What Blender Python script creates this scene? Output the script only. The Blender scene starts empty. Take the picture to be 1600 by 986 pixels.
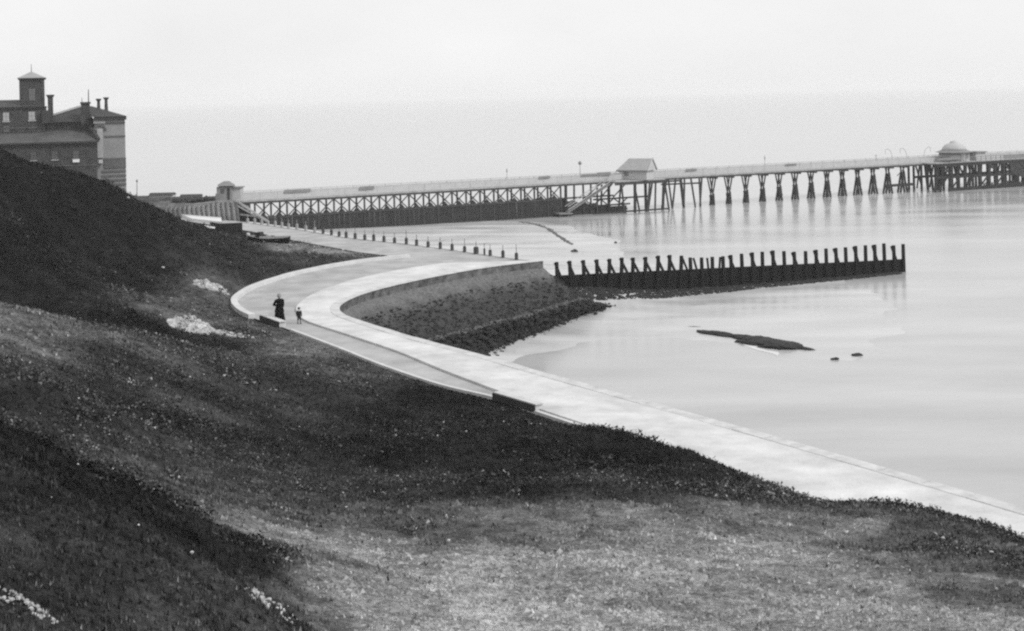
import bpy, bmesh, math, random
import numpy as np
from mathutils import Vector, Matrix, noise as mnoise
from mathutils.geometry import tessellate_polygon

random.seed(7)
rng = np.random.default_rng(11)
scene = bpy.context.scene
C = scene.collection

# ------------------------------------------------------------------ camera, sky, sun, exposure
F = 2198.0            # focal length in photograph pixels (1600 wide)
HU, HV = 800.0, 150.0 # where the optical axis meets the photograph (falling-front plate camera)
ROLL = 0.022
CAM_Z = 18.0
cam = bpy.data.cameras.new('camera')
cam.sensor_fit = 'HORIZONTAL'
cam.sensor_width = 36.0
cam.lens = F / 1600.0 * 36.0
cam.shift_y = -(493.0 - HV) / 1600.0
cam.clip_start = 0.1
cam.clip_end = 30000.0
cam_ob = bpy.data.objects.new('camera', cam)
C.objects.link(cam_ob)
cam_ob.matrix_world = (Matrix.Translation((0, 0, CAM_Z)) @ Matrix.Rotation(math.pi / 2, 4, 'X')
                       @ Matrix.Rotation(-ROLL, 4, 'Z'))
scene.camera = cam_ob

SUN_EL, SUN_AZ = math.radians(42), math.radians(118)   # azimuth clockwise from +Y: from the right, a little behind
world = bpy.data.worlds.new('World')
scene.world = world
world.use_nodes = True
wn, wl = world.node_tree.nodes, world.node_tree.links
wn.clear()
w_out = wn.new('ShaderNodeOutputWorld')
w_bg = wn.new('ShaderNodeBackground')
w_sky = wn.new('ShaderNodeTexSky')
w_sky.sky_type = 'NISHITA'
w_sky.sun_disc = False
w_sky.sun_elevation = SUN_EL
w_sky.sun_rotation = SUN_AZ
w_bw = wn.new('ShaderNodeRGBToBW')           # orthochromatic plate: no colour
w_mul = wn.new('ShaderNodeMath'); w_mul.operation = 'MULTIPLY'; w_mul.inputs[1].default_value = 0.10
w_tc = wn.new('ShaderNodeTexCoord')
w_map = wn.new('ShaderNodeMapping'); w_map.inputs['Scale'].default_value = (1.0, 1.0, 2.2)
w_noise = wn.new('ShaderNodeTexNoise'); w_noise.inputs['Scale'].default_value = 5.0
w_noise.inputs['Detail'].default_value = 6.0; w_noise.inputs['Roughness'].default_value = 0.55
w_rng = wn.new('ShaderNodeMapRange')
w_rng.inputs['From Min'].default_value = 0.25; w_rng.inputs['From Max'].default_value = 0.75
w_rng.inputs['To Min'].default_value = 0.77; w_rng.inputs['To Max'].default_value = 0.86
w_mix = wn.new('ShaderNodeMix'); w_mix.data_type = 'FLOAT'
w_mix.inputs['Factor'].default_value = 0.9   # hazy overcast: mostly even cloud over the clear sky
wl.new(w_sky.outputs['Color'], w_bw.inputs['Color'])
wl.new(w_bw.outputs['Val'], w_mul.inputs[0])
wl.new(w_tc.outputs['Generated'], w_map.inputs['Vector'])
wl.new(w_map.outputs['Vector'], w_noise.inputs['Vector'])
wl.new(w_noise.outputs['Fac'], w_rng.inputs['Value'])
wl.new(w_mul.outputs['Value'], w_mix.inputs['A'])
wl.new(w_rng.outputs['Result'], w_mix.inputs['B'])
wl.new(w_mix.outputs['Result'], w_bg.inputs['Color'])
w_bg.inputs['Strength'].default_value = 1.0
wl.new(w_bg.outputs['Background'], w_out.inputs['Surface'])

sun = bpy.data.lights.new('sun', 'SUN')
sun.energy = 2.0
sun.angle = math.radians(14)
sun.color = (1.0, 1.0, 1.0)
sun_ob = bpy.data.objects.new('sun', sun)
C.objects.link(sun_ob)
sd = Vector((math.sin(SUN_AZ) * math.cos(SUN_EL), math.cos(SUN_AZ) * math.cos(SUN_EL), math.sin(SUN_EL)))
sun_ob.rotation_euler = (-sd).to_track_quat('-Z', 'Y').to_euler()

vs = scene.view_settings
vs.view_transform = 'Standard'
vs.look = 'None'
vs.exposure = 0.2
vs.gamma = 1.0
vs.use_curve_mapping = False
scene.cycles.pixel_filter_type = 'BLACKMAN_HARRIS'
scene.cycles.filter_width = 2.3          # the soft old lens
scene.cycles.use_denoising = False       # the plate's own grain instead of a smoothed picture
scene.cycles.max_bounces = 6
scene.cycles.volume_bounces = 3

# ------------------------------------------------------------------ pixel <-> world
CR, SR = math.cos(ROLL), math.sin(ROLL)

def _d(u, v):
    du, dv = u - HU, v - HV
    return du * CR - dv * SR, dv * CR + du * SR

def P(u, v, Y):
    """point at depth Y seen at photograph pixel (u, v)"""
    a, b = _d(u, v)
    return Vector((a / F * Y, Y, CAM_Z - b / F * Y))

def G(u, v, z):
    """point on the level z seen at (u, v)"""
    a, b = _d(u, v)
    Y = (CAM_Z - z) * F / b
    return Vector((a / F * Y, Y, z))

def catmull(pts, step):
    pts = [Vector(p) for p in pts]
    out = []
    for i in range(len(pts) - 1):
        p0 = pts[max(i - 1, 0)]; p1 = pts[i]; p2 = pts[i + 1]; p3 = pts[min(i + 2, len(pts) - 1)]
        n = max(1, int((p2 - p1).length / step))
        for k in range(n):
            t = k / n
            out.append(0.5 * ((2 * p1) + (-p0 + p2) * t + (2 * p0 - 5 * p1 + 4 * p2 - p3) * t * t
                              + (-p0 + 3 * p1 - 3 * p2 + p3) * t ** 3))
    out.append(pts[-1])
    return out

# ------------------------------------------------------------------ materials
MATS = {}
def mat(name, base, rough=0.9, var=0.25, scale=3.0, bump=0.0, bscale=None, spec=0.3, detail=6.0, stretch=None):
    if name in MATS:
        return MATS[name]
    m = bpy.data.materials.new(name); m.use_nodes = True
    n, l = m.node_tree.nodes, m.node_tree.links
    b = n['Principled BSDF']
    b.inputs['Roughness'].default_value = rough
    b.inputs['Specular IOR Level'].default_value = spec
    tc = n.new('ShaderNodeTexCoord'); mp = n.new('ShaderNodeMapping')
    if stretch: mp.inputs['Scale'].default_value = stretch
    l.new(tc.outputs['Object'], mp.inputs['Vector'])
    nz = n.new('ShaderNodeTexNoise'); nz.inputs['Scale'].default_value = scale
    nz.inputs['Detail'].default_value = detail; nz.inputs['Roughness'].default_value = 0.62
    l.new(mp.outputs['Vector'], nz.inputs['Vector'])
    mr = n.new('ShaderNodeMapRange')
    mr.inputs['From Min'].default_value = 0.25; mr.inputs['From Max'].default_value = 0.75
    mr.inputs['To Min'].default_value = base * (1 - var); mr.inputs['To Max'].default_value = base * (1 + var)
    l.new(nz.outputs['Fac'], mr.inputs['Value'])
    l.new(mr.outputs['Result'], b.inputs['Base Color'])
    if bump:
        n2 = n.new('ShaderNodeTexNoise'); n2.inputs['Scale'].default_value = bscale or scale * 4
        n2.inputs['Detail'].default_value = 5
        l.new(mp.outputs['Vector'], n2.inputs['Vector'])
        bp = n.new('ShaderNodeBump'); bp.inputs['Strength'].default_value = bump; bp.inputs['Distance'].default_value = 0.1
        l.new(n2.outputs['Fac'], bp.inputs['Height']); l.new(bp.outputs['Normal'], b.inputs['Normal'])
    MATS[name] = m
    return m

def tone_mat(name, rough=0.95, var=0.35, scale=1.2, fine=14.0, bump=0.0):
    """ground cover whose colour patches are stored with the surface (dry grass, scrub, bare earth, painted gully shade)"""
    m = bpy.data.materials.new(name); m.use_nodes = True
    n, l = m.node_tree.nodes, m.node_tree.links
    b = n['Principled BSDF']; b.inputs['Roughness'].default_value = rough; b.inputs['Specular IOR Level'].default_value = 0.1
    at = n.new('ShaderNodeAttribute'); at.attribute_name = 'tone'
    tc = n.new('ShaderNodeTexCoord')
    vals = []
    for sc_, lo, hi in ((scale, 1 - var, 1 + var), (fine, 1 - var * 1.2, 1 + var * 1.2)):
        nz = n.new('ShaderNodeTexNoise'); nz.inputs['Scale'].default_value = sc_; nz.inputs['Detail'].default_value = 5
        l.new(tc.outputs['Object'], nz.inputs['Vector'])
        mr = n.new('ShaderNodeMapRange'); mr.inputs['From Min'].default_value = 0.3; mr.inputs['From Max'].default_value = 0.7
        mr.inputs['To Min'].default_value = lo; mr.inputs['To Max'].default_value = hi
        l.new(nz.outputs['Fac'], mr.inputs['Value']); vals.append(mr)
    m1 = n.new('ShaderNodeMath'); m1.operation = 'MULTIPLY'
    m2 = n.new('ShaderNodeMath'); m2.operation = 'MULTIPLY'
    l.new(vals[0].outputs['Result'], m1.inputs[0]); l.new(vals[1].outputs['Result'], m1.inputs[1])
    l.new(m1.outputs['Value'], m2.inputs[0]); l.new(at.outputs['Fac'], m2.inputs[1])
    l.new(m2.outputs['Value'], b.inputs['Base Color'])
    if bump:
        hs = None
        for sc_, st_ in ((3.0, .25), (16.0, .08)):
            nz = n.new('ShaderNodeTexNoise'); nz.inputs['Scale'].default_value = sc_; nz.inputs['Detail'].default_value = 6; nz.inputs['Roughness'].default_value = .7
            l.new(tc.outputs['Object'], nz.inputs['Vector'])
            bp = n.new('ShaderNodeBump'); bp.inputs['Strength'].default_value = bump; bp.inputs['Distance'].default_value = st_
            l.new(nz.outputs['Fac'], bp.inputs['Height'])
            if hs: l.new(hs.outputs['Normal'], bp.inputs['Normal'])
            hs = bp
        l.new(hs.outputs['Normal'], b.inputs['Normal'])
    return m

M_GROUND = tone_mat('rough_turf', var=.42, scale=2.2, fine=11.0, bump=.9)
M_BLADES = tone_mat('grass_blades', var=0.12, scale=0.8, fine=6.0)
M_ROAD = mat('promenade_gravel', 0.36, 0.92, 0.34, 0.5, 0.3, 9.0, detail=11)
M_FOOT = mat('promenade_paving', 0.56, 0.85, 0.27, 0.55, 0.25, 8.0, detail=11)
M_COPE = mat('coping_stone', 0.52, 0.8, 0.25, 1.5, 0.2)
M_WALL = mat('sea_wall_stone', 0.10, 0.85, 0.95, 1.5, 0.5)
M_CONC = mat('kerb_concrete', 0.55, 0.85, 0.18, 1.2, 0.15)
M_TAR = mat('tarred_timber', 0.006, 0.8, 0.5, 2.0, 0.3, spec=0.15)
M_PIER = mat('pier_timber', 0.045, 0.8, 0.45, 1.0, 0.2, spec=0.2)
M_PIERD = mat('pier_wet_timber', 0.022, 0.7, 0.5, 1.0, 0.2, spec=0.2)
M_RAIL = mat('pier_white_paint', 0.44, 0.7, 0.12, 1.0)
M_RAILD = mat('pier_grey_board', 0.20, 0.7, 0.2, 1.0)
M_PALE = mat('weathered_timber', 0.38, 0.9, 0.3, 1.2, 0.2)
M_BRICK = mat('dark_brick', 0.045, 0.9, 0.6, 0.9, 0.2, 6.0)
M_LITPALE = mat('lit_pale_brick', 0.24, 0.9, 0.12, 0.6, 0.1, 8.0)  # pale brick with the light from the right painted in
M_BAND = mat('brick_band', 0.10, 0.9, 0.25, 0.8)
M_SLATE = mat('slate_roof', 0.035, 0.7, 0.3, 0.8)
M_LEAD = mat('pale_slate', 0.08, 0.6, 0.4, 0.5)
M_ZINC = mat('tower_slate', 0.30, 0.6, 0.2, 0.8)
M_STUCCO = mat('stucco', 0.46, 0.8, 0.15, 1.0)
M_SKYPANE = mat('sky_pane', 0.36, 0.5, 0.1, 2.0, spec=0.5)  # the sky's reflection painted in as a pale pane colour
M_GLASS = mat('window_glass', 0.10, 0.12, 0.2, 1.0, spec=0.5)
M_BLACK = mat('black_cloth', 0.006, 0.95, 0.3, 6.0, spec=0.05)
M_DARKC = mat('dark_cloth', 0.020, 0.95, 0.3, 6.0, spec=0.05)
M_GREYC = mat('grey_felt', 0.24, 0.95, 0.2, 6.0)
M_LINEN = mat('white_linen', 0.65, 0.9, 0.1, 6.0)
M_SKIN = mat('skin', 0.36, 0.6, 0.08, 6.0)
M_HAIR = mat('hair', 0.04, 0.7, 0.3, 20.0)
M_ROCK = mat('weedy_rock', 0.018, 0.75, 0.6, 1.5, 0.5)
M_CHALK = mat('pale_rubble', 0.42, 0.9, 0.55, 2.0, 0.4)
M_WHITE = mat('white_stone', 0.5, 0.9, 0.2, 3.0)
M_FOAM = mat('foam_white', 0.6, 0.9, 0.1, 3.0)
M_BOAT = mat('boat_tar', 0.012, 0.6, 0.4, 3.0)
M_BOATW = mat('boat_paint', 0.5, 0.6, 0.2, 3.0)

# ------------------------------------------------------------------ object helpers
def tag(o, label=None, cat=None, group=None, kind=None):
    if label: o['label'] = label
    if cat: o['category'] = cat
    if group: o['group'] = group
    if kind: o['kind'] = kind
    return o

def link_mesh(name, verts, faces, m, parent=None, origin=None, smooth=False):
    me = bpy.data.meshes.new(name)
    og = Vector(origin) if origin is not None else Vector((0, 0, 0))
    me.from_pydata([tuple(Vector(v) - og) for v in verts], [], faces)
    me.update()
    if m: me.materials.append(m)
    if smooth:
        for p in me.polygons: p.use_smooth = True
    o = bpy.data.objects.new(name, me)
    C.objects.link(o)
    if parent is not None:
        o.parent = parent
    elif origin is not None:
        o.location = og
    return o

class Thing:
    """an Empty at the thing's base; parts are given in world coordinates"""
    def __init__(self, name, origin, label, cat, group=None):
        self.og = Vector(origin)
        self.o = bpy.data.objects.new(name, None)
        self.o.location = self.og
        self.o.empty_display_size = 0.3
        C.objects.link(self.o)
        tag(self.o, label, cat, group)
    def part(self, name, vf, m, parent=None, smooth=False):
        return link_mesh(name, vf[0], vf[1], m, parent or self.o, self.og, smooth)

BOXF = [(0, 3, 2, 1), (4, 5, 6, 7), (0, 1, 5, 4), (1, 2, 6, 5), (2, 3, 7, 6), (3, 0, 4, 7)]
def box(x0, x1, y0, y1, z0, z1):
    return ([(x0, y0, z0), (x1, y0, z0), (x1, y1, z0), (x0, y1, z0), (x0, y0, z1), (x1, y0, z1), (x1, y1, z1), (x0, y1, z1)], BOXF)

def bar(p, q, w, h, up=(0, 0, 1), w2=None, h2=None):
    """rectangular timber from p to q"""
    p, q = Vector(p), Vector(q)
    d = (q - p).normalized(); up = Vector(up)
    if abs(d.dot(up)) > 0.98: up = Vector((0.47, -0.88, 0)) if abs(d.z) > 0.5 else Vector((0, 0, 1))
    r = d.cross(up).normalized(); t = r.cross(d).normalized()
    vs_ = []
    for c, ww, hh in ((p, w, h), (q, w2 or w, h2 or h)):
        for a, b in ((-1, -1), (1, -1), (1, 1), (-1, 1)):
            vs_.append(c + r * a * ww / 2 + t * b * hh / 2)
    return (vs_, BOXF)

def tube(p, q, r1, r2, n=8):
    p, q = Vector(p), Vector(q)
    d = (q - p).normalized()
    a = Vector((1, 0, 0)) if abs(d.x) < 0.8 else Vector((0, 1, 0))
    s = d.cross(a).normalized(); t = d.cross(s)
    v, f = [], []
    for c, r in ((p, r1), (q, r2)):
        for k in range(n):
            an = 2 * math.pi * k / n
            v.append(c + s * math.cos(an) * r + t * math.sin(an) * r)
    for k in range(n):
        f.append((k, (k + 1) % n, n + (k + 1) % n, n + k))
    f.append(tuple(reversed(range(n)))); f.append(tuple(range(n, 2 * n)))
    return (v, f)

def merge(*vfs):
    v, f = [], []
    for a, b in vfs:
        o = len(v); v += list(a); f += [tuple(i + o for i in x) for x in b]
    return (v, f)

def lathe(c, prof, n=16):
    """prof: list of (radius, z) about the vertical through c"""
    v, f = [], []
    for r, z in prof:
        for k in range(n):
            a = 2 * math.pi * (k + 0.5) / n
            v.append((c[0] + r * math.cos(a), c[1] + r * math.sin(a), c[2] + z))
    for i in range(len(prof) - 1):
        for k in range(n):
            f.append((i * n + k, i * n + (k + 1) % n, (i + 1) * n + (k + 1) % n, (i + 1) * n + k))
    f.append(tuple(reversed(range(n)))); f.append(tuple(range((len(prof) - 1) * n, len(prof) * n)))
    return (v, f)

def sheet(name, pts, z, m, kind='structure', thick=None):
    """flat polygon; with thick, side faces reach down"""
    pts = [Vector((p[0], p[1], z)) for p in pts]
    tris = tessellate_polygon([pts])
    v = list(pts); f = [tuple(t) for t in tris]
    # all triangles face up
    f = [t if ((v[t[1]] - v[t[0]]).cross(v[t[2]] - v[t[0]])).z > 0 else tuple(reversed(t)) for t in f]
    if thick:
        n = len(pts)
        v += [p - Vector((0, 0, thick)) for p in pts]
        for i in range(n):
            j = (i + 1) % n
            f.append((i, j, n + j, n + i))
    o = link_mesh(name, v, f, m)
    tag(o, kind=kind)
    return o

# ------------------------------------------------------------------ layout lines (photograph pixels on the promenade level)
PZ = 4.5
W_px = [(845, 409), (760, 419), (680, 433), (610, 448), (562, 461), (532, 474), (522, 484), (530, 495), (562, 507),
        (640, 531), (745, 559), (830, 584), (940, 615), (1100, 660), (1250, 703), (1400, 747), (1600, 806), (1900, 900), (2300, 1040)]
W = catmull([G(u, v, PZ) for u, v in W_px], 0.6)
I_px = [(640, 402), (560, 411), (470, 428), (405, 448), (376, 464), (369, 476), (382, 490), (408, 501), (440, 511), (530, 545), (600, 573),
        (690, 603), (770, 622), (830, 642)]
I_pts = [G(u, v, PZ) for u, v in I_px]
wdir = (G(1600, 806, PZ) - G(745, 559, PZ)).normalized()
last = I_pts[-1]
I_pts += [last + wdir * t for t in (8, 18, 30, 50)]
INNER = catmull(I_pts, 0.6)
K_px = [(692, 413), (620, 424), (545, 441), (492, 460), (466, 478), (464, 490), (480, 504), (540, 524), (620, 551), (690, 580), (750, 603), (800, 622), (836, 640)]
K_pts = [G(u, v, PZ) for u, v in K_px]
K_pts += [I_pts[-4 + j] + (I_pts[-4 + j] - I_pts[-4 + j]) + Vector((wdir.y, -wdir.x, 0)) * -0.25 for j in range(4)]
KERB = catmull(K_pts, 0.6)
POSTLINE_px = [(845, 409), (808, 405), (707, 390.5), (635, 381), (541, 371), (478, 360), (387, 347.5), (330, 341), (283, 338.5)]
POSTLINE = [G(u, v, PZ) for u, v in POSTLINE_px]
ROADLOW_px = [(283, 344), (345, 354), (400, 363), (440, 372), (500, 383), (560, 394), (610, 400)]
ROADLOW = [G(u, v, PZ) for u, v in ROADLOW_px]
PROM_POLY = list(reversed(W)) + POSTLINE[1:] + ROADLOW + INNER
LAND_POLY = ([Vector((60, 0, 0)), Vector((60, -30, 0))] + [Vector((-200, -30, 0)), Vector((-200, 330, 0)), Vector((-115, 330, 0)), Vector((-74, 240, 0)),
             Vector((-61, 218, 0)), Vector((-56, 211, 0)), Vector((-47, 204, 0)), Vector((-35.5, 190, 0)), Vector((-33.0, 172, 0)), G(387, 347.5, PZ)]
             + list(reversed(POSTLINE[:6])) + W[1:] )

def np_inside(poly, X, Y):
    ins = np.zeros(X.shape, bool)
    n = len(poly)
    for i in range(n):
        x1, y1 = poly[i][0], poly[i][1]; x2, y2 = poly[(i + 1) % n][0], poly[(i + 1) % n][1]
        if y1 == y2: continue
        c = ((y1 > Y) != (y2 > Y)) & (X < (x2 - x1) * (Y - y1) / (y2 - y1) + x1)
        ins ^= c
    return ins

def np_dist(line, X, Y, closed=False):
    d = np.full(X.shape, 1e9)
    n = len(line)
    for i in range(n if closed else n - 1):
        x1, y1 = line[i][0], line[i][1]; x2, y2 = line[(i + 1) % n][0], line[(i + 1) % n][1]
        dx, dy = x2 - x1, y2 - y1
        L = dx * dx + dy * dy
        if L < 1e-9: continue
        t = np.clip(((X - x1) * dx + (Y - y1) * dy) / L, 0, 1)
        d = np.minimum(d, (X - x1 - t * dx) ** 2 + (Y - y1 - t * dy) ** 2)
    return np.sqrt(d)

class TPS:
    def __init__(self, pts, lam=0.002):
        p = np.array(pts, float)
        self.xy = p[:, :2]; n = len(p)
        K = self.phi(np.linalg.norm(self.xy[:, None] - self.xy[None], axis=2)) + lam * np.eye(n) * 100
        A = np.zeros((n + 3, n + 3)); A[:n, :n] = K; A[:n, n] = 1; A[:n, n + 1:] = self.xy; A[n, :n] = 1; A[n + 1:, :n] = self.xy.T
        self.w = np.linalg.solve(A, np.concatenate([p[:, 2], np.zeros(3)]))
    @staticmethod
    def phi(r):
        r = np.maximum(r, 1e-6)
        return r * r * np.log(r)
    def __call__(self, X, Y):
        out = np.empty(X.shape)
        fx, fy = X.ravel(), Y.ravel(); o = out.ravel()
        n = len(self.xy)
        for a in range(0, len(fx), 20000):
            x, y = fx[a:a + 20000], fy[a:a + 20000]
            r = np.sqrt((x[:, None] - self.xy[None, :, 0]) ** 2 + (y[:, None] - self.xy[None, :, 1]) ** 2)
            o[a:a + 20000] = self.phi(r) @ self.w[:n] + self.w[n] + self.w[n + 1] * x + self.w[n + 2] * y
        return o.reshape(X.shape)

def vnoise(X, Y, scale, seed=0, octaves=4):
    """value noise, numpy"""
    out = np.zeros(X.shape); amp, tot = 1.0, 0.0
    for k in range(octaves):
        x, y = X * scale + seed * 17.3 + 1000, Y * scale + seed * 9.1 + 1000
        xi, yi = np.floor(x).astype(np.int64), np.floor(y).astype(np.int64)
        fx, fy = x - xi, y - yi
        fx, fy = fx * fx * (3 - 2 * fx), fy * fy * (3 - 2 * fy)
        def h(a, b):
            n = (a * 374761393 + b * 668265263 + (seed + k) * 1442695041) & 0x7fffffff
            n = ((n ^ (n >> 13)) * 1274126177) & 0x7fffffff
            return ((n ^ (n >> 16)) & 0xffff) / 65535.0
        v = (h(xi, yi) * (1 - fx) + h(xi + 1, yi) * fx) * (1 - fy) + (h(xi, yi + 1) * (1 - fx) + h(xi + 1, yi + 1) * fx) * fy
        out += (v - 0.5) * 2 * amp; tot += amp; amp *= 0.5; scale *= 2.03
    return out / tot

# ------------------------------------------------------------------ hillside
# (u, v, depth, tone): tone is how light that ground cover is, gully shade included, in the photograph
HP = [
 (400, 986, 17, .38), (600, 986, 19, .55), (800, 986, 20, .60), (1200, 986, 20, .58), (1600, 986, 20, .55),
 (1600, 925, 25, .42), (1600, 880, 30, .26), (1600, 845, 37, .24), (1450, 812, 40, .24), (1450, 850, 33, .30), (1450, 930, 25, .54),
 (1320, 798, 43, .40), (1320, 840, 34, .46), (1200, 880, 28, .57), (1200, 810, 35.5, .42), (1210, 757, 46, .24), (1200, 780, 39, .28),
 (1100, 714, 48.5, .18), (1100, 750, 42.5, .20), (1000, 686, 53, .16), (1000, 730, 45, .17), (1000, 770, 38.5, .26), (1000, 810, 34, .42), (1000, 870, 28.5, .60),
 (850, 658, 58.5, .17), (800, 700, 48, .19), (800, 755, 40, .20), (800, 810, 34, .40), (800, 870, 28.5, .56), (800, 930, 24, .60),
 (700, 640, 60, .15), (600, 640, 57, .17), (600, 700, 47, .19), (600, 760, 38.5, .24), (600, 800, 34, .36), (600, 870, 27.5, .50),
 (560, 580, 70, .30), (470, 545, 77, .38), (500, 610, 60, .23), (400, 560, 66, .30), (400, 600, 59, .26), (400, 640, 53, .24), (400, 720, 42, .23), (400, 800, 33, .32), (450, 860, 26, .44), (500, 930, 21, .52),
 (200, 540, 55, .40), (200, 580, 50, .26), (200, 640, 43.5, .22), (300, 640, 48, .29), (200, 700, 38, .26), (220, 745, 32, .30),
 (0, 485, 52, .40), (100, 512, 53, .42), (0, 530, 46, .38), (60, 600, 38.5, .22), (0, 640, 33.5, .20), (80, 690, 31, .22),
 (0, 690, 17.5, .17), (0, 674, 24, .16), (100, 745, 17.3, .18), (100, 728, 24, .18), (200, 803, 17, .175), (200, 783, 23, .19), (300, 853, 16.5, .18), (300, 836, 21, .18), (400, 905, 16, .28),  # dark tones along the gully paint in its shadow
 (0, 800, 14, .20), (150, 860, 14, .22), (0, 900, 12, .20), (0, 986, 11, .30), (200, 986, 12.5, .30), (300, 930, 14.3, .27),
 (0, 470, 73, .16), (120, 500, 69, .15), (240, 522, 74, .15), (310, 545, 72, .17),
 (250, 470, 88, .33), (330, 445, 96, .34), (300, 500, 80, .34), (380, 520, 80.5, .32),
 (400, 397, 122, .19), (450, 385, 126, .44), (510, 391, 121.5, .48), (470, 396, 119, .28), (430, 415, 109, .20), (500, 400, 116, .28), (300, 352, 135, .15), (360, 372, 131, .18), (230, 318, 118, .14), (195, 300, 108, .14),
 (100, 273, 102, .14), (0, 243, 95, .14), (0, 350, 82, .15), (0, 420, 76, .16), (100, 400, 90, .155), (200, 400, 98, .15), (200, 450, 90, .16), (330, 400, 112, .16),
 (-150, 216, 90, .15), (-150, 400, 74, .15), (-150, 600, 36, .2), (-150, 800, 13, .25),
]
hill_ctl, tone_ctl = [], []
for u, v, Y, t in HP:
    p = P(u, v, Y)
    hill_ctl.append(tuple(p)); tone_ctl.append((p.x, p.y, t))
for x, y, z in [(-3, 2, 16.2), (8, 1, 15.5), (20, 4, 13.2), (36, 12, 10.5), (50, 10, 10), (-12, 2, 16), (-30, 5, 15.5), (-60, 30, 16),
                (-90, 60, 17.5), (-90, 100, 14), (-80, 130, 8), (-58, 140, 6.0), (-100, 200, 4.4), (-160, 150, 8), (-75, 215, 4.3), (-52, 205, 4.4), (-42, 190, 4.4),
                (-42, 170, 4.4), (-46, 158, 4.6), (-180, 300, 4.4), (-70, 300, 4.0), (-160, 30, 17), (-160, 90, 17), (34, 22, 8.2), (26, 31, 6.8)]:
    hill_ctl.append((x, y, z))
for u, v, Y, drop in [(0, 243, 108, 2.4), (100, 273, 115, 2.4), (195, 300, 121, 2.2), (230, 318, 131, 1.8), (300, 352, 150, .9), (-150, 216, 104, 2.4), (50, 258, 112, 2.4), (150, 288, 119, 2.3)]:
    p = P(u, v, Y); hill_ctl.append((p.x, p.y, p.z - drop))
for p in INNER[::5]:
    hill_ctl.append((p.x, p.y, PZ))
for p in ROADLOW:
    hill_ctl.append((p.x, p.y, PZ))
hill_tps = TPS(hill_ctl, 0.003)
tone_ctl += [(-100, 200, .2), (-52, 205, .30), (-44, 190, .4), (-42, 170, .3), (-90, 60, .15), (-90, 110, .14), (30, 10, .5), (50, 5, .5), (-20, 3, .3)]
TC = np.array(tone_ctl)

def hill_z(X, Y):
    z = hill_tps(X, Y)
    dI = np.minimum(np_dist(INNER, X, Y), np_dist(ROADLOW, X, Y))
    b = np.clip(dI / 1.6, 0, 1); b = b * b * (3 - 2 * b)
    z = PZ - 0.03 + (z - PZ + 0.03) * b
    rough = np.clip(dI / 4, 0, 1)
    z = z + rough * (0.32 * vnoise(X, Y, 0.16, 1, 4) + 0.13 * vnoise(X, Y, 0.9, 2, 3) + 0.05 * vnoise(X, Y, 4.0, 3, 3) * np.clip(1.6 - Y / 80, 0, 1))
    far = np.clip((Y - 135) / 25, 0, 1)
    z = z * (1 - far) + np.minimum(z, 4.42) * far
    return z

def hill_tone(X, Y):
    wx = X + 1.6 * vnoise(X, Y, 0.22, 5, 3); wy = Y + 2.2 * vnoise(X, Y, 0.22, 6, 3)
    out = np.empty(X.shape).ravel(); fx, fy = wx.ravel(), wy.ravel()
    for a in range(0, len(fx), 20000):
        x, y = fx[a:a + 20000], fy[a:a + 20000]
        s = 1.0 / np.maximum(0.35 * np.hypot(x, y), 4) 
        d2 = ((x[:, None] - TC[None, :, 0]) * 1.6) ** 2 + (y[:, None] - TC[None, :, 1]) ** 2 + 0.6
        w = d2 ** -2.2
        out[a:a + 20000] = (w * TC[None, :, 2]).sum(1) / w.sum(1)
    t = out.reshape(X.shape)
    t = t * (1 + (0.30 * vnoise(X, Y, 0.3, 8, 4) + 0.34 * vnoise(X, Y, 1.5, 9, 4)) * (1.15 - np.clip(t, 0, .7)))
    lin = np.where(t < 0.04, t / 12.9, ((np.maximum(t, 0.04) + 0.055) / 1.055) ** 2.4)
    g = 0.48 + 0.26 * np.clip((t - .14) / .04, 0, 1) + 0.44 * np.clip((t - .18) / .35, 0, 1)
    return np.clip(lin * g, 0.007, 0.5)

def grid_mesh(name, X, Y, Z, keep, m, tone=None, smooth=True):
    nr, nc = X.shape
    idx = np.arange(nr * nc).reshape(nr, nc)
    k = keep[:-1, :-1] | keep[1:, :-1] | keep[:-1, 1:] | keep[1:, 1:]
    q = np.stack([idx[:-1, :-1][k], idx[:-1, 1:][k], idx[1:, 1:][k], idx[1:, :-1][k]], 1)
    used = np.unique(q); remap = np.full(nr * nc, -1, np.int64); remap[used] = np.arange(len(used))
    q = remap[q]
    co = np.stack([X.ravel()[used], Y.ravel()[used], Z.ravel()[used]], 1)
    me = bpy.data.meshes.new(name)
    me.vertices.add(len(co)); me.vertices.foreach_set('co', co.astype(np.float32).ravel())
    me.loops.add(q.size); me.loops.foreach_set('vertex_index', q.astype(np.int32).ravel())
    me.polygons.add(len(q)); me.polygons.foreach_set('loop_start', np.arange(0, q.size, 4, dtype=np.int32))
    me.update(calc_edges=True)
    if smooth: me.polygons.foreach_set('use_smooth', np.ones(len(q), bool))
    if tone is not None:
        at = me.attributes.new('tone', 'FLOAT', 'POINT'); at.data.foreach_set('value', tone.ravel()[used].astype(np.float32))
    me.materials.append(m)
    o = bpy.data.objects.new(name, me); C.objects.link(o)
    return o

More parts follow.
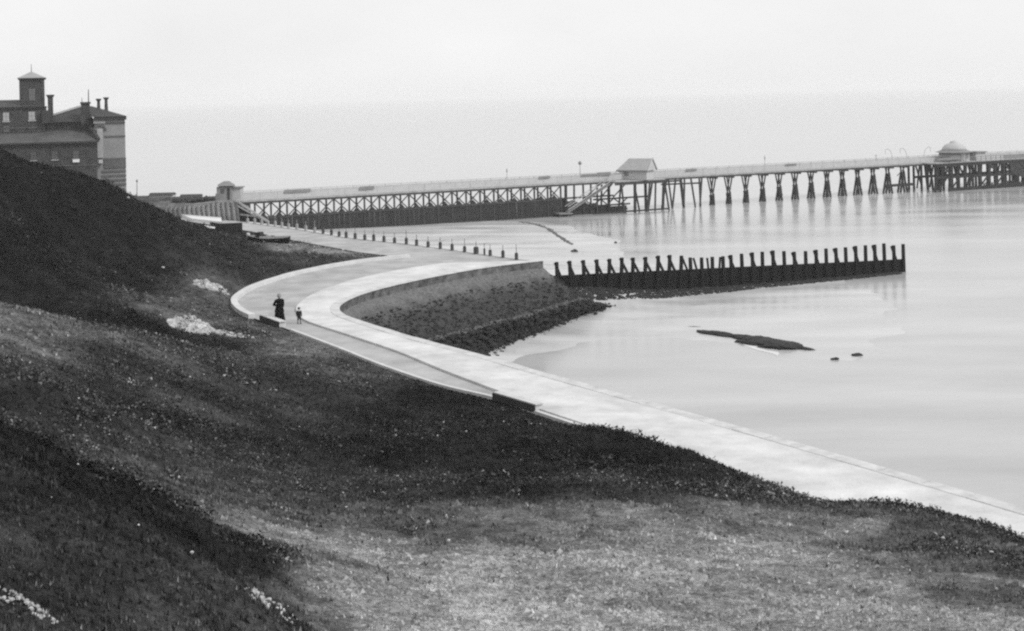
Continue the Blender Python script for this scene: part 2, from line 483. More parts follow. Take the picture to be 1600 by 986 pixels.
ku = np.linspace(-1080, 1250, 650) / F
yy = np.exp(np.concatenate([np.linspace(math.log(3.0), math.log(9.0), 25)[:-1], np.linspace(math.log(9.0), math.log(140.0), 560)[:-1], np.linspace(math.log(140.0), math.log(300.0), 45)]))
KU, YY = np.meshgrid(ku, yy)
XX = KU * (YY + 6)
land_in = np_inside(LAND_POLY, XX, YY)
prom_in = np_inside(PROM_POLY, XX, YY)
ZZ = hill_z(XX, YY)
ZZ = np.where(prom_in, PZ - 0.25, ZZ)
ZZ = np.where(land_in, ZZ, 1.0)
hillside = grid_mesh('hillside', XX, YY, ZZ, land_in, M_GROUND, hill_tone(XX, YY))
tag(hillside, kind='structure')

# ------------------------------------------------------------------ promenade, kerbs, footway
prom = sheet('promenade', PROM_POLY, PZ, M_ROAD)
nw = len(W)
foot_poly = list(W) + list(reversed(KERB))
foot = sheet('footway', foot_poly, PZ + 0.11, M_FOOT, thick=0.11)

def offset_line(line, d):
    out = []
    for i, p in enumerate(line):
        t = (line[min(i + 1, len(line) - 1)] - line[max(i - 1, 0)]); t.z = 0; t.normalize()
        out.append(p + Vector((t.y, -t.x, 0)) * d)
    return out

def ribbon(line_a, line_b, za, zb):
    """box-section strip between two lines, top za, bottom zb"""
    n = len(line_a); v, f = [], []
    for a, b in zip(line_a, line_b):
        v += [(a.x, a.y, zb), (a.x, a.y, za), (b.x, b.y, za), (b.x, b.y, zb)]
    for i in range(n - 1):
        for k in range(4):
            kk = (k + 1) % 4
            f.append((i * 4 + k, i * 4 + kk, (i + 1) * 4 + kk, (i + 1) * 4 + k))
    f.append((0, 1, 2, 3)); f.append(tuple((n - 1) * 4 + k for k in (3, 2, 1, 0)))
    return (v, f)

# which side of W is the sea?  tip -> bend -> near; sea is on the left of travel: test
def side_out(line, poly):
    p = offset_line(line, 0.5)
    X = np.array([q.x for q in p]); Y = np.array([q.y for q in p])
    return -1 if np_inside(poly, X, Y).mean() > 0.5 else 1
so = side_out(W, PROM_POLY)

wall = Thing('sea_wall', (W[0].x, W[0].y, 0), 'curved stone sea wall with coping along the seaward edge of the promenade', 'sea wall')
face_out = offset_line(W, so * 0.28)
wall.part('wall_face', ribbon(offset_line(W, -so * 0.35), face_out, PZ + 0.085, -0.6), M_WALL)
i = 0; step = 3
while i + step < nw:
    seg = W[i:i + step + 1]
    a = offset_line(W, -so * 0.25)[i:i + step + 1]; b = offset_line(W, so * 0.36)[i:i + step + 1]
    # leave a narrow joint
    a = [p.copy() for p in a]; b = [p.copy() for p in b]
    a[-1] = a[-1].lerp(a[-2], 0.05); b[-1] = b[-1].lerp(b[-2], 0.05)
    wall.part('coping_stone', ribbon(a, b, PZ + 0.128 + random.uniform(-.012, .012), PZ + 0.09), M_COPE)
    i += step
# wall along the shore road, under the line of posts
rw = Thing('road_wall', (POSTLINE[0].x, POSTLINE[0].y, 0), 'low wall below the row of short posts beside the shore road', 'sea wall')
pl = POSTLINE[:7]
sp = side_out(pl, PROM_POLY)
rw.part('wall_face', ribbon(offset_line(pl, -sp * 0.3), offset_line(pl, sp * 0.3), PZ + 0.06, -0.6), M_COPE)

# inner kerb round the bend
kb = Thing('kerb_wall', (INNER[0].x, INNER[0].y, PZ), 'pale low kerb wall curving round the landward side of the promenade bend', 'kerb')
si = side_out(INNER, PROM_POLY)
n_bend = next(i for i, p in enumerate(INNER) if (p - G(408, 501, PZ)).length < 0.7)
kl = INNER[:n_bend]
oa, ob = offset_line(INNER, -si * 0.10), offset_line(INNER, si * 0.34)
i = 0
while i + 4 < n_bend:
    kb.part('kerb_stone', ribbon([p.copy() for p in oa[i:i + 5]], [p.copy() for p in ob[i:i + 5]], PZ + 0.26 + random.uniform(-.01, .01), PZ - 0.2), M_CONC)
    i += 4
# thin edging on the near arm
ke = Thing('edging_kerb', (I_pts[9].x, I_pts[9].y, PZ), 'thin pale edging kerb on the landward side of the straight promenade', 'kerb')
i = n_bend + 9
while i + 5 < len(INNER):
    ke.part('kerb_stone', ribbon(oa[i:i + 6], [p.lerp(q, 0.45) for p, q in zip(oa[i:i + 6], ob[i:i + 6])], PZ + 0.09, PZ - 0.2), M_CONC)
    i += 5

# ------------------------------------------------------------------ beach and sea
BC = []
def bpt(u, v, z): p = G(u, v, z); BC.append((p.x, p.y, p.z))
for u, v, z in [(905, 466, .8), (800, 497, .8), (690, 526, .8), (610, 548, .8),
                (960, 474, .35), (900, 492, .3), (850, 515, .3), (790, 540, .3), (745, 562, .3), (700, 590, .4),
                (1000, 490, .10), (930, 505, .12), (860, 530, .10), (800, 552, .08), (780, 568, 0.05), (1060, 497, .07), (1130, 508, .05), (1100, 485, .0),
                (830, 566, -.02), (900, 546, -.02), (1000, 531, -.02), (1080, 530, 0), (1180, 552, -.03), (1250, 560, -.03), (1250, 515, .06), (1180, 480, .07), (1300, 565, -.02), (1330, 530, .03), (1300, 475, .06), (1380, 500, .0), (1400, 560, -.06), (1480, 520, -.08), (1380, 460, 0),
                (1000, 560, -.3), (900, 580, -.3), (900, 605, -.3), (1200, 600, -.4), (1480, 450, -.3), (1500, 700, -.7), (1400, 620, -.6),
                (1000, 462, .35), (1100, 455, .12), (1200, 448, .06), (1330, 440, .0), (1420, 432, -.25), (940, 455, .9),
                (890, 425, 1.2), (950, 415, .25), (1050, 408, -.15), (900, 395, .2), (850, 380, .18), (750, 372, .2), (650, 362, .25), (560, 358, .3),
                (880, 352, .02), (800, 349, .05), (960, 372, 0.0), (1000, 385, -.08), (1000, 350, -.6), (930, 342, -.4), (1100, 370, -.8), (1300, 380, -1.2),
                (700, 344, .05), (560, 350, .2), (480, 352, .4), (600, 335, -.2), (800, 330, -.8), (1100, 310, -1.8), (1590, 290, -2.5), (1500, 400, -2)]:
    bpt(u, v, z)
BC += [(20, 30, -.6), (34, 40, -1), (60, 60, -2), (60, 10, -1.5), (110, 150, -3), (-30, 168, 1), (-36, 200, -.5), (-40, 230, -1.2), (0, 290, -3), (120, 290, -4), (-8, 120, 1.2), (-14, 130, 1.0)]
beach_tps = TPS(BC, 0.002)
bx_, by_ = np.meshgrid(np.linspace(-50, 110, 330), np.linspace(15, 262, 500))
bz_ = beach_tps(bx_, by_) + 0.05 * vnoise(bx_, by_, 0.25, 21, 4)
bz_ = np.clip(bz_, -4, 2.2)
d_land = np_dist(LAND_POLY, bx_, by_, True)
keepb = ~(np_inside(LAND_POLY, bx_, by_) & (d_land > 0.8))

def sand_mat():
    m = bpy.data.materials.new('wet_sand'); m.use_nodes = True
    n, l = m.node_tree.nodes, m.node_tree.links
    b = n['Principled BSDF']
    tc = n.new('ShaderNodeTexCoord')
    nz = n.new('ShaderNodeTexNoise'); nz.inputs['Scale'].default_value = 0.16; nz.inputs['Detail'].default_value = 7
    mp = n.new('ShaderNodeMapping'); mp.inputs['Scale'].default_value = (0.5, 1.6, 1)
    l.new(tc.outputs['Object'], mp.inputs['Vector']); l.new(mp.outputs['Vector'], nz.inputs['Vector'])
    r1 = n.new('ShaderNodeMapRange'); r1.inputs['From Min'].default_value = .3; r1.inputs['From Max'].default_value = .7
    r1.inputs['To Min'].default_value = 0.40; r1.inputs['To Max'].default_value = 0.56
    l.new(nz.outputs['Fac'], r1.inputs['Value']); l.new(r1.outputs['Result'], b.inputs['Base Color'])
    r2 = n.new('ShaderNodeMapRange'); r2.inputs['From Min'].default_value = .3; r2.inputs['From Max'].default_value = .7
    r2.inputs['To Min'].default_value = 0.18; r2.inputs['To Max'].default_value = 0.45
    l.new(nz.outputs['Fac'], r2.inputs['Value']); l.new(r2.outputs['Result'], b.inputs['Roughness'])
    return m
beach = grid_mesh('beach', bx_, by_, bz_, keepb, sand_mat())
tag(beach, kind='structure')

def sea_mat():
    m = bpy.data.materials.new('sea_water'); m.use_nodes = True
    n, l = m.node_tree.nodes, m.node_tree.links
    b = n['Principled BSDF']
    b.inputs['IOR'].default_value = 1.34
    tc = n.new('ShaderNodeTexCoord')
    mp = n.new('ShaderNodeMapping'); mp.inputs['Scale'].default_value = (0.35, 1.0, 1); mp.inputs['Rotation'].default_value = (0, 0, 0.35)
    l.new(tc.outputs['Object'], mp.inputs['Vector'])
    nz = n.new('ShaderNodeTexNoise'); nz.inputs['Scale'].default_value = 0.11; nz.inputs['Detail'].default_value = 6; nz.inputs['Roughness'].default_value = .6
    l.new(mp.outputs['Vector'], nz.inputs['Vector'])
    r1 = n.new('ShaderNodeMapRange'); r1.inputs['From Min'].default_value = .3; r1.inputs['From Max'].default_value = .7
    r1.inputs['To Min'].default_value = 0.32; r1.inputs['To Max'].default_value = 0.50      # silty water
    l.new(nz.outputs['Fac'], r1.inputs['Value']); l.new(r1.outputs['Result'], b.inputs['Base Color'])
    r2 = n.new('ShaderNodeMapRange'); r2.inputs['From Min'].default_value = .3; r2.inputs['From Max'].default_value = .7
    r2.inputs['To Min'].default_value = 0.12; r2.inputs['To Max'].default_value = 0.24
    l.new(nz.outputs['Fac'], r2.inputs['Value']); l.new(r2.outputs['Result'], b.inputs['Roughness'])
    n2 = n.new('ShaderNodeTexNoise'); n2.inputs['Scale'].default_value = 0.9; n2.inputs['Detail'].default_value = 3
    l.new(mp.outputs['Vector'], n2.inputs['Vector'])
    bp = n.new('ShaderNodeBump'); bp.inputs['Strength'].default_value = 0.02; bp.inputs['Distance'].default_value = 0.2
    l.new(n2.outputs['Fac'], bp.inputs['Height']); l.new(bp.outputs['Normal'], b.inputs['Normal'])
    return m
sx = [-9000, -1500, -200, 0, 200, 1500, 9000]; sy = [-400, 0, 200, 600, 2500, 14000]
sv = [(x, y, 0.0) for y in sy for x in sx]
sf = [(j * 7 + i, j * 7 + i + 1, (j + 1) * 7 + i + 1, (j + 1) * 7 + i) for j in range(5) for i in range(6)]
sea = link_mesh('sea', sv, sf, sea_mat()); tag(sea, kind='structure')

# ------------------------------------------------------------------ revetment below the upper wall, and its rubble toe
tip_i = 0
bend_i = min(range(nw), key=lambda k: (W[k] - G(524, 488, PZ)).length)
top_line = [p + Vector((0, 0, 0)) for p in offset_line(W, so * 0.26)[:bend_i + 1]]
toe_px = [(907, 466), (850, 483), (800, 497), (740, 512), (690, 525), (640, 537), (590, 550), (540, 560)]
toe = catmull([G(u, v, 1.75) for u, v in toe_px], 0.4)
def resample(line, n):
    L = [0]
    for a, b in zip(line, line[1:]): L.append(L[-1] + (b - a).length)
    out = []
    for k in range(n):
        s = L[-1] * k / (n - 1); j = max(0, min(len(line) - 2, int(np.searchsorted(L, s)) - 1))
        t = (s - L[j]) / max(1e-6, L[j + 1] - L[j]); out.append(line[j].lerp(line[j + 1], t))
    return out
NA, NB = 110, 22
ta, tb = resample(top_line, NA), resample(toe, NA)
# the rounded end beyond the tip of the wall
tipc = ta[0]; rad0 = tb[0] - tipc
endv = []
rows = []
for k in range(14, 0, -1):
    a = math.radians(6.5 * k)
    d = Vector((rad0.x * math.cos(a) - rad0.y * math.sin(a), rad0.x * math.sin(a) + rad0.y * math.cos(a), 0))
    rows.append((tipc + Vector((0, 0.02 * k, 0)), Vector((tipc.x + d.x, tipc.y + d.y, 1.3))))
rows += list(zip(ta, tb))
rv, rf = [], []
for r_i, (a, b) in enumerate(rows):
    for j in range(NB + 1):
        t = j / NB
        p = Vector((a.x, a.y, 4.05)).lerp(Vector((b.x, b.y, 1.55)), t)
        p.z -= 0.25 * math.sin(math.pi * t)
        q = mnoise.noise(p * 1.7) * 0.10 + mnoise.noise(p * 5.0) * 0.06
        p.z += q * min(1, 6 * t)
        rv.append(p)
for r_i in range(len(rows) - 1):
    for j in range(NB):
        a = r_i * (NB + 1) + j
        rf.append((a, a + 1, a + NB + 2, a + NB + 1))

def revet_mat():
    m = bpy.data.materials.new('pitched_stone_and_weed'); m.use_nodes = True
    n, l = m.node_tree.nodes, m.node_tree.links
    b = n['Principled BSDF']; b.inputs['Roughness'].default_value = 0.85
    tc = n.new('ShaderNodeTexCoord'); sep = n.new('ShaderNodeSeparateXYZ'); l.new(tc.outputs['Object'], sep.inputs['Vector'])
    nz = n.new('ShaderNodeTexNoise'); nz.inputs['Scale'].default_value = 0.8; nz.inputs['Detail'].default_value = 7
    l.new(tc.outputs['Object'], nz.inputs['Vector'])
    ad = n.new('ShaderNodeMath'); ad.operation = 'MULTIPLY_ADD'; ad.inputs[1].default_value = 1.3; ad.inputs[2].default_value = -0.65
    l.new(nz.outputs['Fac'], ad.inputs[0])
    sm = n.new('ShaderNodeMath'); l.new(sep.outputs['Z'], sm.inputs[0]); l.new(ad.outputs['Value'], sm.inputs[1])
    r = n.new('ShaderNodeMapRange'); r.inputs['From Min'].default_value = 2.75; r.inputs['From Max'].default_value = 3.75   # weed grows below the tide mark
    l.new(sm.outputs['Value'], r.inputs['Value'])
    rp = n.new('ShaderNodeValToRGB')
    rp.color_ramp.elements[0].color = (.026, .026, .026, 1); rp.color_ramp.elements[1].color = (.125, .125, .125, 1)
    l.new(r.outputs['Result'], rp.inputs['Fac'])
    n2 = n.new('ShaderNodeTexVoronoi'); n2.inputs['Scale'].default_value = 2.6; l.new(tc.outputs['Object'], n2.inputs['Vector'])
    bp = n.new('ShaderNodeBump'); bp.inputs['Strength'].default_value = 0.7; bp.inputs['Distance'].default_value = 0.12
    l.new(n2.outputs['Distance'], bp.inputs['Height']); l.new(bp.outputs['Normal'], b.inputs['Normal'])
    mx = n.new('ShaderNodeMix'); mx.data_type = 'RGBA'; mx.blend_type = 'MULTIPLY'; mx.inputs['Factor'].default_value = 0.7
    n3 = n.new('ShaderNodeTexNoise'); n3.inputs['Scale'].default_value = 5; n3.inputs['Detail'].default_value = 4; l.new(tc.outputs['Object'], n3.inputs['Vector'])
    r3 = n.new('ShaderNodeMapRange'); r3.inputs['From Min'].default_value = .3; r3.inputs['From Max'].default_value = .7; r3.inputs['To Min'].default_value = .35; r3.inputs['To Max'].default_value = 1.5
    l.new(n3.outputs['Fac'], r3.inputs['Value'])
    l.new(rp.outputs['Color'], mx.inputs['A']); l.new(r3.outputs['Result'], mx.inputs['B']); l.new(mx.outputs['Result'], b.inputs['Base Color'])
    return m
rev = link_mesh('revetment', rv, rf, revet_mat(), smooth=True)
tag(rev, 'sloping stone revetment dark with weed below the curved sea wall', 'revetment')

ICO_V, ICO_F = None, None
bm = bmesh.new(); bmesh.ops.create_icosphere(bm, subdivisions=1, radius=1.0)
ICO_V = np.array([v.co[:] for v in bm.verts]); ICO_F = np.array([[v.index for v in f.verts] for f in bm.faces]); bm.free()

def rock_shape(seed, flat=0.6):
    r = np.random.default_rng(seed)
    v = ICO_V * (1 + r.uniform(-0.28, 0.28, (len(ICO_V), 1)))
    return v * np.array([1, r.uniform(.6, 1), flat * r.uniform(.7, 1.2)])

def rock_cloud(name, pts, sizes, m, kind='stuff', label=None, cat=None, flat=0.6):
    V, Fc = [], []
    for i, (p, s) in enumerate(zip(pts, sizes)):
        v = rock_shape(i % 23, flat) * s
        a = random.uniform(0, 6.28); c, sn = math.cos(a), math.sin(a)
        v = np.stack([v[:, 0] * c - v[:, 1] * sn, v[:, 0] * sn + v[:, 1] * c, v[:, 2]], 1) + np.array(p)
        V.append(v); Fc.append(ICO_F + i * len(ICO_V))
    o = link_mesh(name, np.concatenate(V).tolist(), [tuple(x) for x in np.concatenate(Fc).tolist()], m)
    tag(o, label, cat, kind=kind)
    return o

def beach_z1(x, y):
    return float(beach_tps(np.array([x]), np.array([y]))[0])

pts, sizes = [], []
outer = catmull([G(u, v, .2) for u, v in [(960, 476), (900, 494), (850, 517), (790, 542), (748, 562), (700, 585), (650, 600)]], 0.4)
oa_, ob_ = resample(toe, 60), resample(outer, 60)
for k in range(7500):
    j = random.randrange(60); t = random.random() ** 0.85 * 1.06 - .04
    p = oa_[j].lerp(ob_[j], t)
    x, y = p.x + random.gauss(0, .3), p.y + random.gauss(0, .3)
    pts.append((x, y, 1.55 * max(0, 1 - t) ** 1.1 + random.uniform(-.05, .1))); sizes.append(random.choice([.08, .11, .15, .2, .26]) * (1.15 if t < .7 else .8))
for k in range(3600):          # weed-hung stones low on the revetment
    j = random.randrange(len(rows)); a = NB + 1; q = rv[j * a + int(NB * (1 - random.random() ** 1.6 * .75))]
    pts.append((q.x + random.gauss(0, .1), q.y + random.gauss(0, .1), q.z)); sizes.append(random.choice([.05, .07, .10, .14]))
rock_cloud('toe_rubble', pts, sizes, M_ROCK, label='dark weedy rubble heaped at the foot of the revetment', cat='rubble')
pts, sizes = [], []
for k in range(520):           # paler stones on the berm at the toe
    p = oa_[random.randrange(60)]
    x, y = p.x + random.gauss(0, .22), p.y + random.gauss(-.1, .22)
    pts.append((x, y, 1.72 + random.uniform(-.06, .06))); sizes.append(random.choice([.07, .10, .15]))
rock_cloud('toe_berm', pts, sizes, mat('berm_stone', .10, .85, .5, 2, .3), label='line of paler stones along the toe of the revetment', cat='stones')

# ------------------------------------------------------------------ groyne
g0, g1 = G(868, 436, 2.05), G(1411, 424.5, 0.0)
g0 = Vector((g0.x, g0.y, 0)); g1 = Vector((g1.x, g1.y, 0))
gd = (g1 - g0).normalized(); gn = Vector((gd.y, -gd.x, 0))       # towards the camera side
groyne = Thing('groyne', (g0.x, g0.y, 0), 'long dark timber groyne with a row of leaning posts running out into the sea', 'groyne')
glen = (g1 - g0).length
post_u = [869, 890, 911, 931, 951, 971, 989, 1008, 1027, 1045, 1064, 1078, 1095, 1111, 1128, 1141, 1158, 1174, 1189, 1206, 1224, 1240, 1257, 1273, 1289, 1305, 1320, 1335, 1350, 1365, 1380, 1395, 1409]
post_v = [409, 407, 406, 405, 404, 402, 402, 401, 399, 398, 399, 402, 402, 401, 400, 398, 396, 394, 393, 391, 392, 393, 392, 390, 388, 387, 386, 384, 383, 382, 380, 383, 381]
def g_at(u, v):
    k = _d(u, v)[0] / F
    return (g0.x - k * g0.y) / (k * gd.y - gd.x)
def plank_top(s):
    t = s / glen
    return 2.35 - 1.12 * min(1, t * 1.02) if t > 0.06 else 2.35
prev = None
svals = [g_at(u, v) for u, v in zip(post_u, post_v)]
for i, (u, v, s) in enumerate(zip(post_u, post_v, svals)):
    base = g0 + gd * s
    ztop = P(u, v, base.y).z
    zb = plank_top(s)
    bz = -1.2
    side = gn * 0.22
    lean = 0.06 + 0.05 * math.sin(i * 1.3)
    # main post on the near side, leaning a little towards the shore at its head
    top = base + side + Vector((0, 0, ztop)) - gd * lean
    foot_ = base - gd * (.34 if 4 <= i <= 10 else 0.0)
    groyne.part('post', bar(foot_ + side + Vector((0, 0, bz)), top, 0.30, 0.28, w2=0.24, h2=0.24), M_TAR)
    if i < 14 or i % 2:
        # raking strut behind
        off = {True: 0.62, False: 0.40}[2 <= i <= 13]
        if i in (10, 11, 12, 13, 14):
            groyne.part('strut', bar(base + gd * (off + .2) + Vector((0, 0, zb - .5)), base + gd * (off - 0.55 + 0.3 * (i - 10)) + Vector((0, 0, ztop - 0.1)), 0.14, 0.16), M_TAR)
        else:
            groyne.part('strut', bar(base + gd * (off + .15) - gn * .02 + Vector((0, 0, zb - .45)), top - gn * .3 - gd * 0.02 - Vector((0, 0, 0.1)), 0.18, 0.2), M_TAR)
# boards, five courses in two-bay lengths
courses = 5
i = 0
ends = svals[0::2] + [glen]
ends[0] = -0.5
for a, b in zip(ends, ends[1:]):
    if b - a < 0.2: continue
    for c in range(courses):
        p = g0 + gd * (a + 0.02); q = g0 + gd * (b - 0.02)
        za, zb2 = plank_top(a) - 0.24 - c * 0.50, plank_top(b) - 0.24 - c * 0.50
        if max(za, zb2) < -0.9: continue
        j = random.uniform(-.03, .03)
        groyne.part('plank', bar(p + Vector((0, 0, za)) + gn * j, q + Vector((0, 0, zb2)) + gn * j, 0.12, 0.492), M_TAR)
# seaweed and stones along its foot, run seaward to imitate the groyne's reflection
pts, sizes = [], []
for k in range(2600):
    t = random.random() ** 1.25
    s = .3 + t * 36.5
    w = random.random() ** 1.3 * (3.0 * (1 - t) + 1.0)
    p = g0 + gd * s + gn * (0.3 + w)
    z = max(beach_z1(p.x, p.y), 0.0)
    pts.append((p.x, p.y, z + 0.02)); sizes.append(random.choice([.08, .12, .16, .22]))
rock_cloud('groyne_rubble', pts, sizes, M_ROCK, label='dark stones and weed along the foot of the groyne, imitating its reflection', cat='rubble')

# ------------------------------------------------------------------ reef and single rocks
def rock_thing(u, v, lx, ly, h, ang, label, z=0.0, m=M_ROCK, seed=1):
    p = G(u, v, z)
    bm = bmesh.new(); bmesh.ops.create_icosphere(bm, subdivisions=4, radius=1.0)
    for w_ in bm.verts:
        c = w_.co.copy()
        n1 = mnoise.noise(c * 1.7 + Vector((seed * 3.1, 0, 0))) * 0.35 + mnoise.noise(c * 4.5 + Vector((0, seed * 2.3, 0))) * 0.18
        c *= 1 + n1
        w_.co = Vector((c.x * lx / 2, c.y * ly / 2, c.z * h))
    bmesh.ops.rotate(bm, verts=bm.verts, cent=(0, 0, 0), matrix=Matrix.Rotation(ang, 3, 'Z'))
    me = bpy.data.meshes.new('rock'); bm.to_mesh(me); bm.free(); me.materials.append(m)
    for q in me.polygons: q.use_smooth = True
    o = bpy.data.objects.new('rock', me); o.location = p; C.objects.link(o)
    tag(o, label, 'rock')
    return o
a0, a1 = G(1084, 518, 0), G(1268, 547, 0)
ang = math.atan2(a1.y - a0.y, a1.x - a0.x)
reef = Thing('rock_ledge', G(1180, 535, 0), 'long low black rock ledge breaking the shallow water', 'rock ledge')
def ledge(u, v, lx, ly, h, seed, da=0.0):
    p = G(u, v, 0)
    bm = bmesh.new(); bmesh.ops.create_icosphere(bm, subdivisions=4, radius=1.0)
    for w_ in bm.verts:
        c = w_.co.copy()
        c *= 1 + mnoise.noise(c * 1.9 + Vector((seed * 3.1, 0, 0))) * 0.35 + mnoise.noise(c * 5.5 + Vector((0, seed * 2.3, 0))) * 0.2
        w_.co = Vector((c.x * lx / 2, c.y * ly / 2, c.z * h))
    bmesh.ops.rotate(bm, verts=bm.verts, cent=(0, 0, 0), matrix=Matrix.Rotation(ang + da, 3, 'Z'))
    v_ = [w_.co + p for w_ in bm.verts]; bm.verts.index_update(); f_ = [tuple(x.index for x in f.verts) for f in bm.faces]; bm.free()
    reef.part('rock_slab', (v_, f_), M_ROCK, smooth=True)
ledge(1118, 523, 4.4, 1.3, .24, 1, .05); ledge(1160, 529, 3.4, 1.3, .24, 2); ledge(1196, 536, 4.6, 2.6, .34, 3, -.05); ledge(1224, 543, 3.4, 2.4, .32, 4, .08); ledge(1250, 546, 2.4, .9, .2, 5, .3)
rock_thing(1305, 562, .55, .35, .14, 0, 'small dark rock awash just beyond the end of the rock ledge', seed=7)
rock_thing(1339, 556, .75, .5, .20, .3, 'dark rock standing alone furthest right of the rock ledge', seed=8)
rock_thing(1084, 511, .9, .22, .06, -.2, 'thin dark rock barely awash off the shoreward tip of the ledge', seed=9)
rock_thing(898, 393.5, .75, .5, .28, .1, 'small black rock on the pale sand behind the groyne posts', z=.15, seed=10)
rock_thing(962, 379.5, .4, .3, .16, .1, 'tiny dark stone on the wet sand between groyne and pier', z=.05, seed=11)
# broken foam along the near side of the ledge
fo = [G(u, v, 0.012) for u, v in [(1138, 530), (1160, 538), (1180, 546), (1205, 552), (1215, 556)]]
fo2 = [G(u, v, 0.012) for u, v in [(1150, 527), (1170, 533), (1190, 541), (1212, 548), (1218, 552)]]
foam = sheet('foam', catmull(fo, .3) + list(reversed(catmull(fo2, .3))), 0.012, M_FOAM, kind='stuff')
# dark line of stones across the sand behind the groyne
pts, sizes = [], []
ol = catmull([G(u, v, .12) for u, v in [(815, 346), (835, 350), (855, 357), (870, 367), (885, 377), (893, 382)]], .3)
for p in ol:
    for k in range(3):
        x, y = p.x + random.gauss(0, .12), p.y + random.gauss(0, .35)
        pts.append((x, y, beach_z1(x, y) + .02)); sizes.append(random.uniform(.08, .2))
rock_cloud('stone_line', pts, sizes, mat('outfall_stone', .12, .8, .4, 2), label='thin dark line of stones across the pale sand', cat='stones')

# ------------------------------------------------------------------ pier
PX0, PY0, PDX, PDY = -37.0, 187.4, 0.8835, 0.468
def pier_s(u, v=290):
    k = _d(u, v)[0] / F
    return (k * PY0 - PX0) / (PDX - PDY * k)
def pp(s, z, off=0.0):
    """point on the pier: s along, off metres towards the camera from the axis"""
    return Vector((PX0 + PDX * s + PDY * off, PY0 + PDY * s - PDX * off, z))
PD = Vector((PDX, PDY, 0)); PN = Vector((PDY, -PDX, 0))
DB, DT, RT = 4.45, 4.85, 5.95      # deck underside, deck top, rail top
pier = Thing('pier', (PX0, PY0, 0), 'long timber promenade pier on trestles reaching out to sea', 'pier')
s_end = pier_s(1660)
def pbar(name, s0, z0, s1, z1, w, h, m, o0=0, o1=None, parent=None):
    return pier.part(name, bar(pp(s0, z0, o0), pp(s1, z1, o0 if o1 is None else o1), w, h), m, parent)
# deck in lengths, with edge beams
hw = 1.5
cuts = [pier_s(u) for u in range(372, 1661, 92)]
for a, b in zip(cuts, cuts[1:]):
    pbar('deck', a, (DT + .02 + DT - .14) / 2, b, (DT + .02 + DT - .14) / 2, 2 * hw, .16, M_PALE)
    for o in (-hw, hw):
        pbar('edge_beam', a, (DB + DT - .16) / 2, b, (DB + DT - .16) / 2, .22, DT - DB - .14, M_PIER, o)
# parapet: posts, rails and close boarding
s = cuts[0] + .2; k = 0
while s < s_end:
    for o in (-hw + .06, hw - .06):
        pbar('rail_post', s, DT, s, RT, .10, .10, M_RAIL, o)
    s += 2.4; k += 1
for a, b in zip(cuts, cuts[1:]):
    for o in (-hw + .06, hw - .06):
        rl = pbar('hand_rail', a, RT, b, RT, .12, .09, M_RAIL, o)
        pbar('rail_panel', a, DT + .50, b, DT + .50, .04, .82, M_RAIL, o)
# advertisement boards
for u0, u1, hgt, zc in [(438, 479, .42, RT - .1), (555, 578, .45, RT - .2), (834, 852, .32, RT - .05), (925, 946, .5, RT), (900, 925, .3, RT - .05), (1063, 1080, .35, RT - .1), (1218, 1236, .25, RT - .1)]:
    pbar('notice_board', pier_s(u0), zc, pier_s(u1), zc, .06, hgt, M_RAILD, hw + .1)
# section 1: braced frames over a close-boarded lower screen
CH = 2.62
b0, b1 = pier_s(392), pier_s(868)
nb = 21
for k in range(nb + 1):
    s = b0 + (b1 - b0) * k / nb
    for o in (-hw, hw):
        pbar('frame_post', s, -.8, s, DB, .20, .22, M_PIER, o)
    if k < nb:
        s2 = b0 + (b1 - b0) * (k + 1) / nb
        for o in (hw,):
            pbar('brace', s + .15, CH, s2 - .15, DB - .05, .10, .15, M_PIER, o + .02)
            pbar('brace', s + .15, DB - .05, s2 - .15, CH, .10, .15, M_PIER, o - .10)
        kx = (s + s2) / 2
        # gusset where the braces meet the chord
        pier.part('gusset', (lambda c: ([pp(kx - .55, CH, hw), pp(kx + .55, CH, hw), pp(kx, CH + .62, hw), pp(kx - .55, CH, hw - .08), pp(kx + .55, CH, hw - .08), pp(kx, CH + .62, hw - .08)],
                             [(0, 1, 2), (5, 4, 3), (0, 3, 4, 1), (1, 4, 5, 2), (2, 5, 3, 0)]))(0), M_PIERD)
        pbar('chord', s, CH - .1, s2, CH - .1, .24, .30, M_PIER, hw)
        # boards of the screen
        for j in range(3):
            sa = s + (s2 - s) * j / 3; sb = s + (s2 - s) * (j + 1) / 3 - .03
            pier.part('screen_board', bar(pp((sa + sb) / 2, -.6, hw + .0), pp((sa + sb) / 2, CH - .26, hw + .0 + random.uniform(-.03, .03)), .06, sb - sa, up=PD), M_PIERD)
# section 1b: first bays next to the root
for u in (375, 384):
    s = pier_s(u)
    pbar('frame_post', s, 1.5, s, DB, .2, .2, M_PIER, hw)

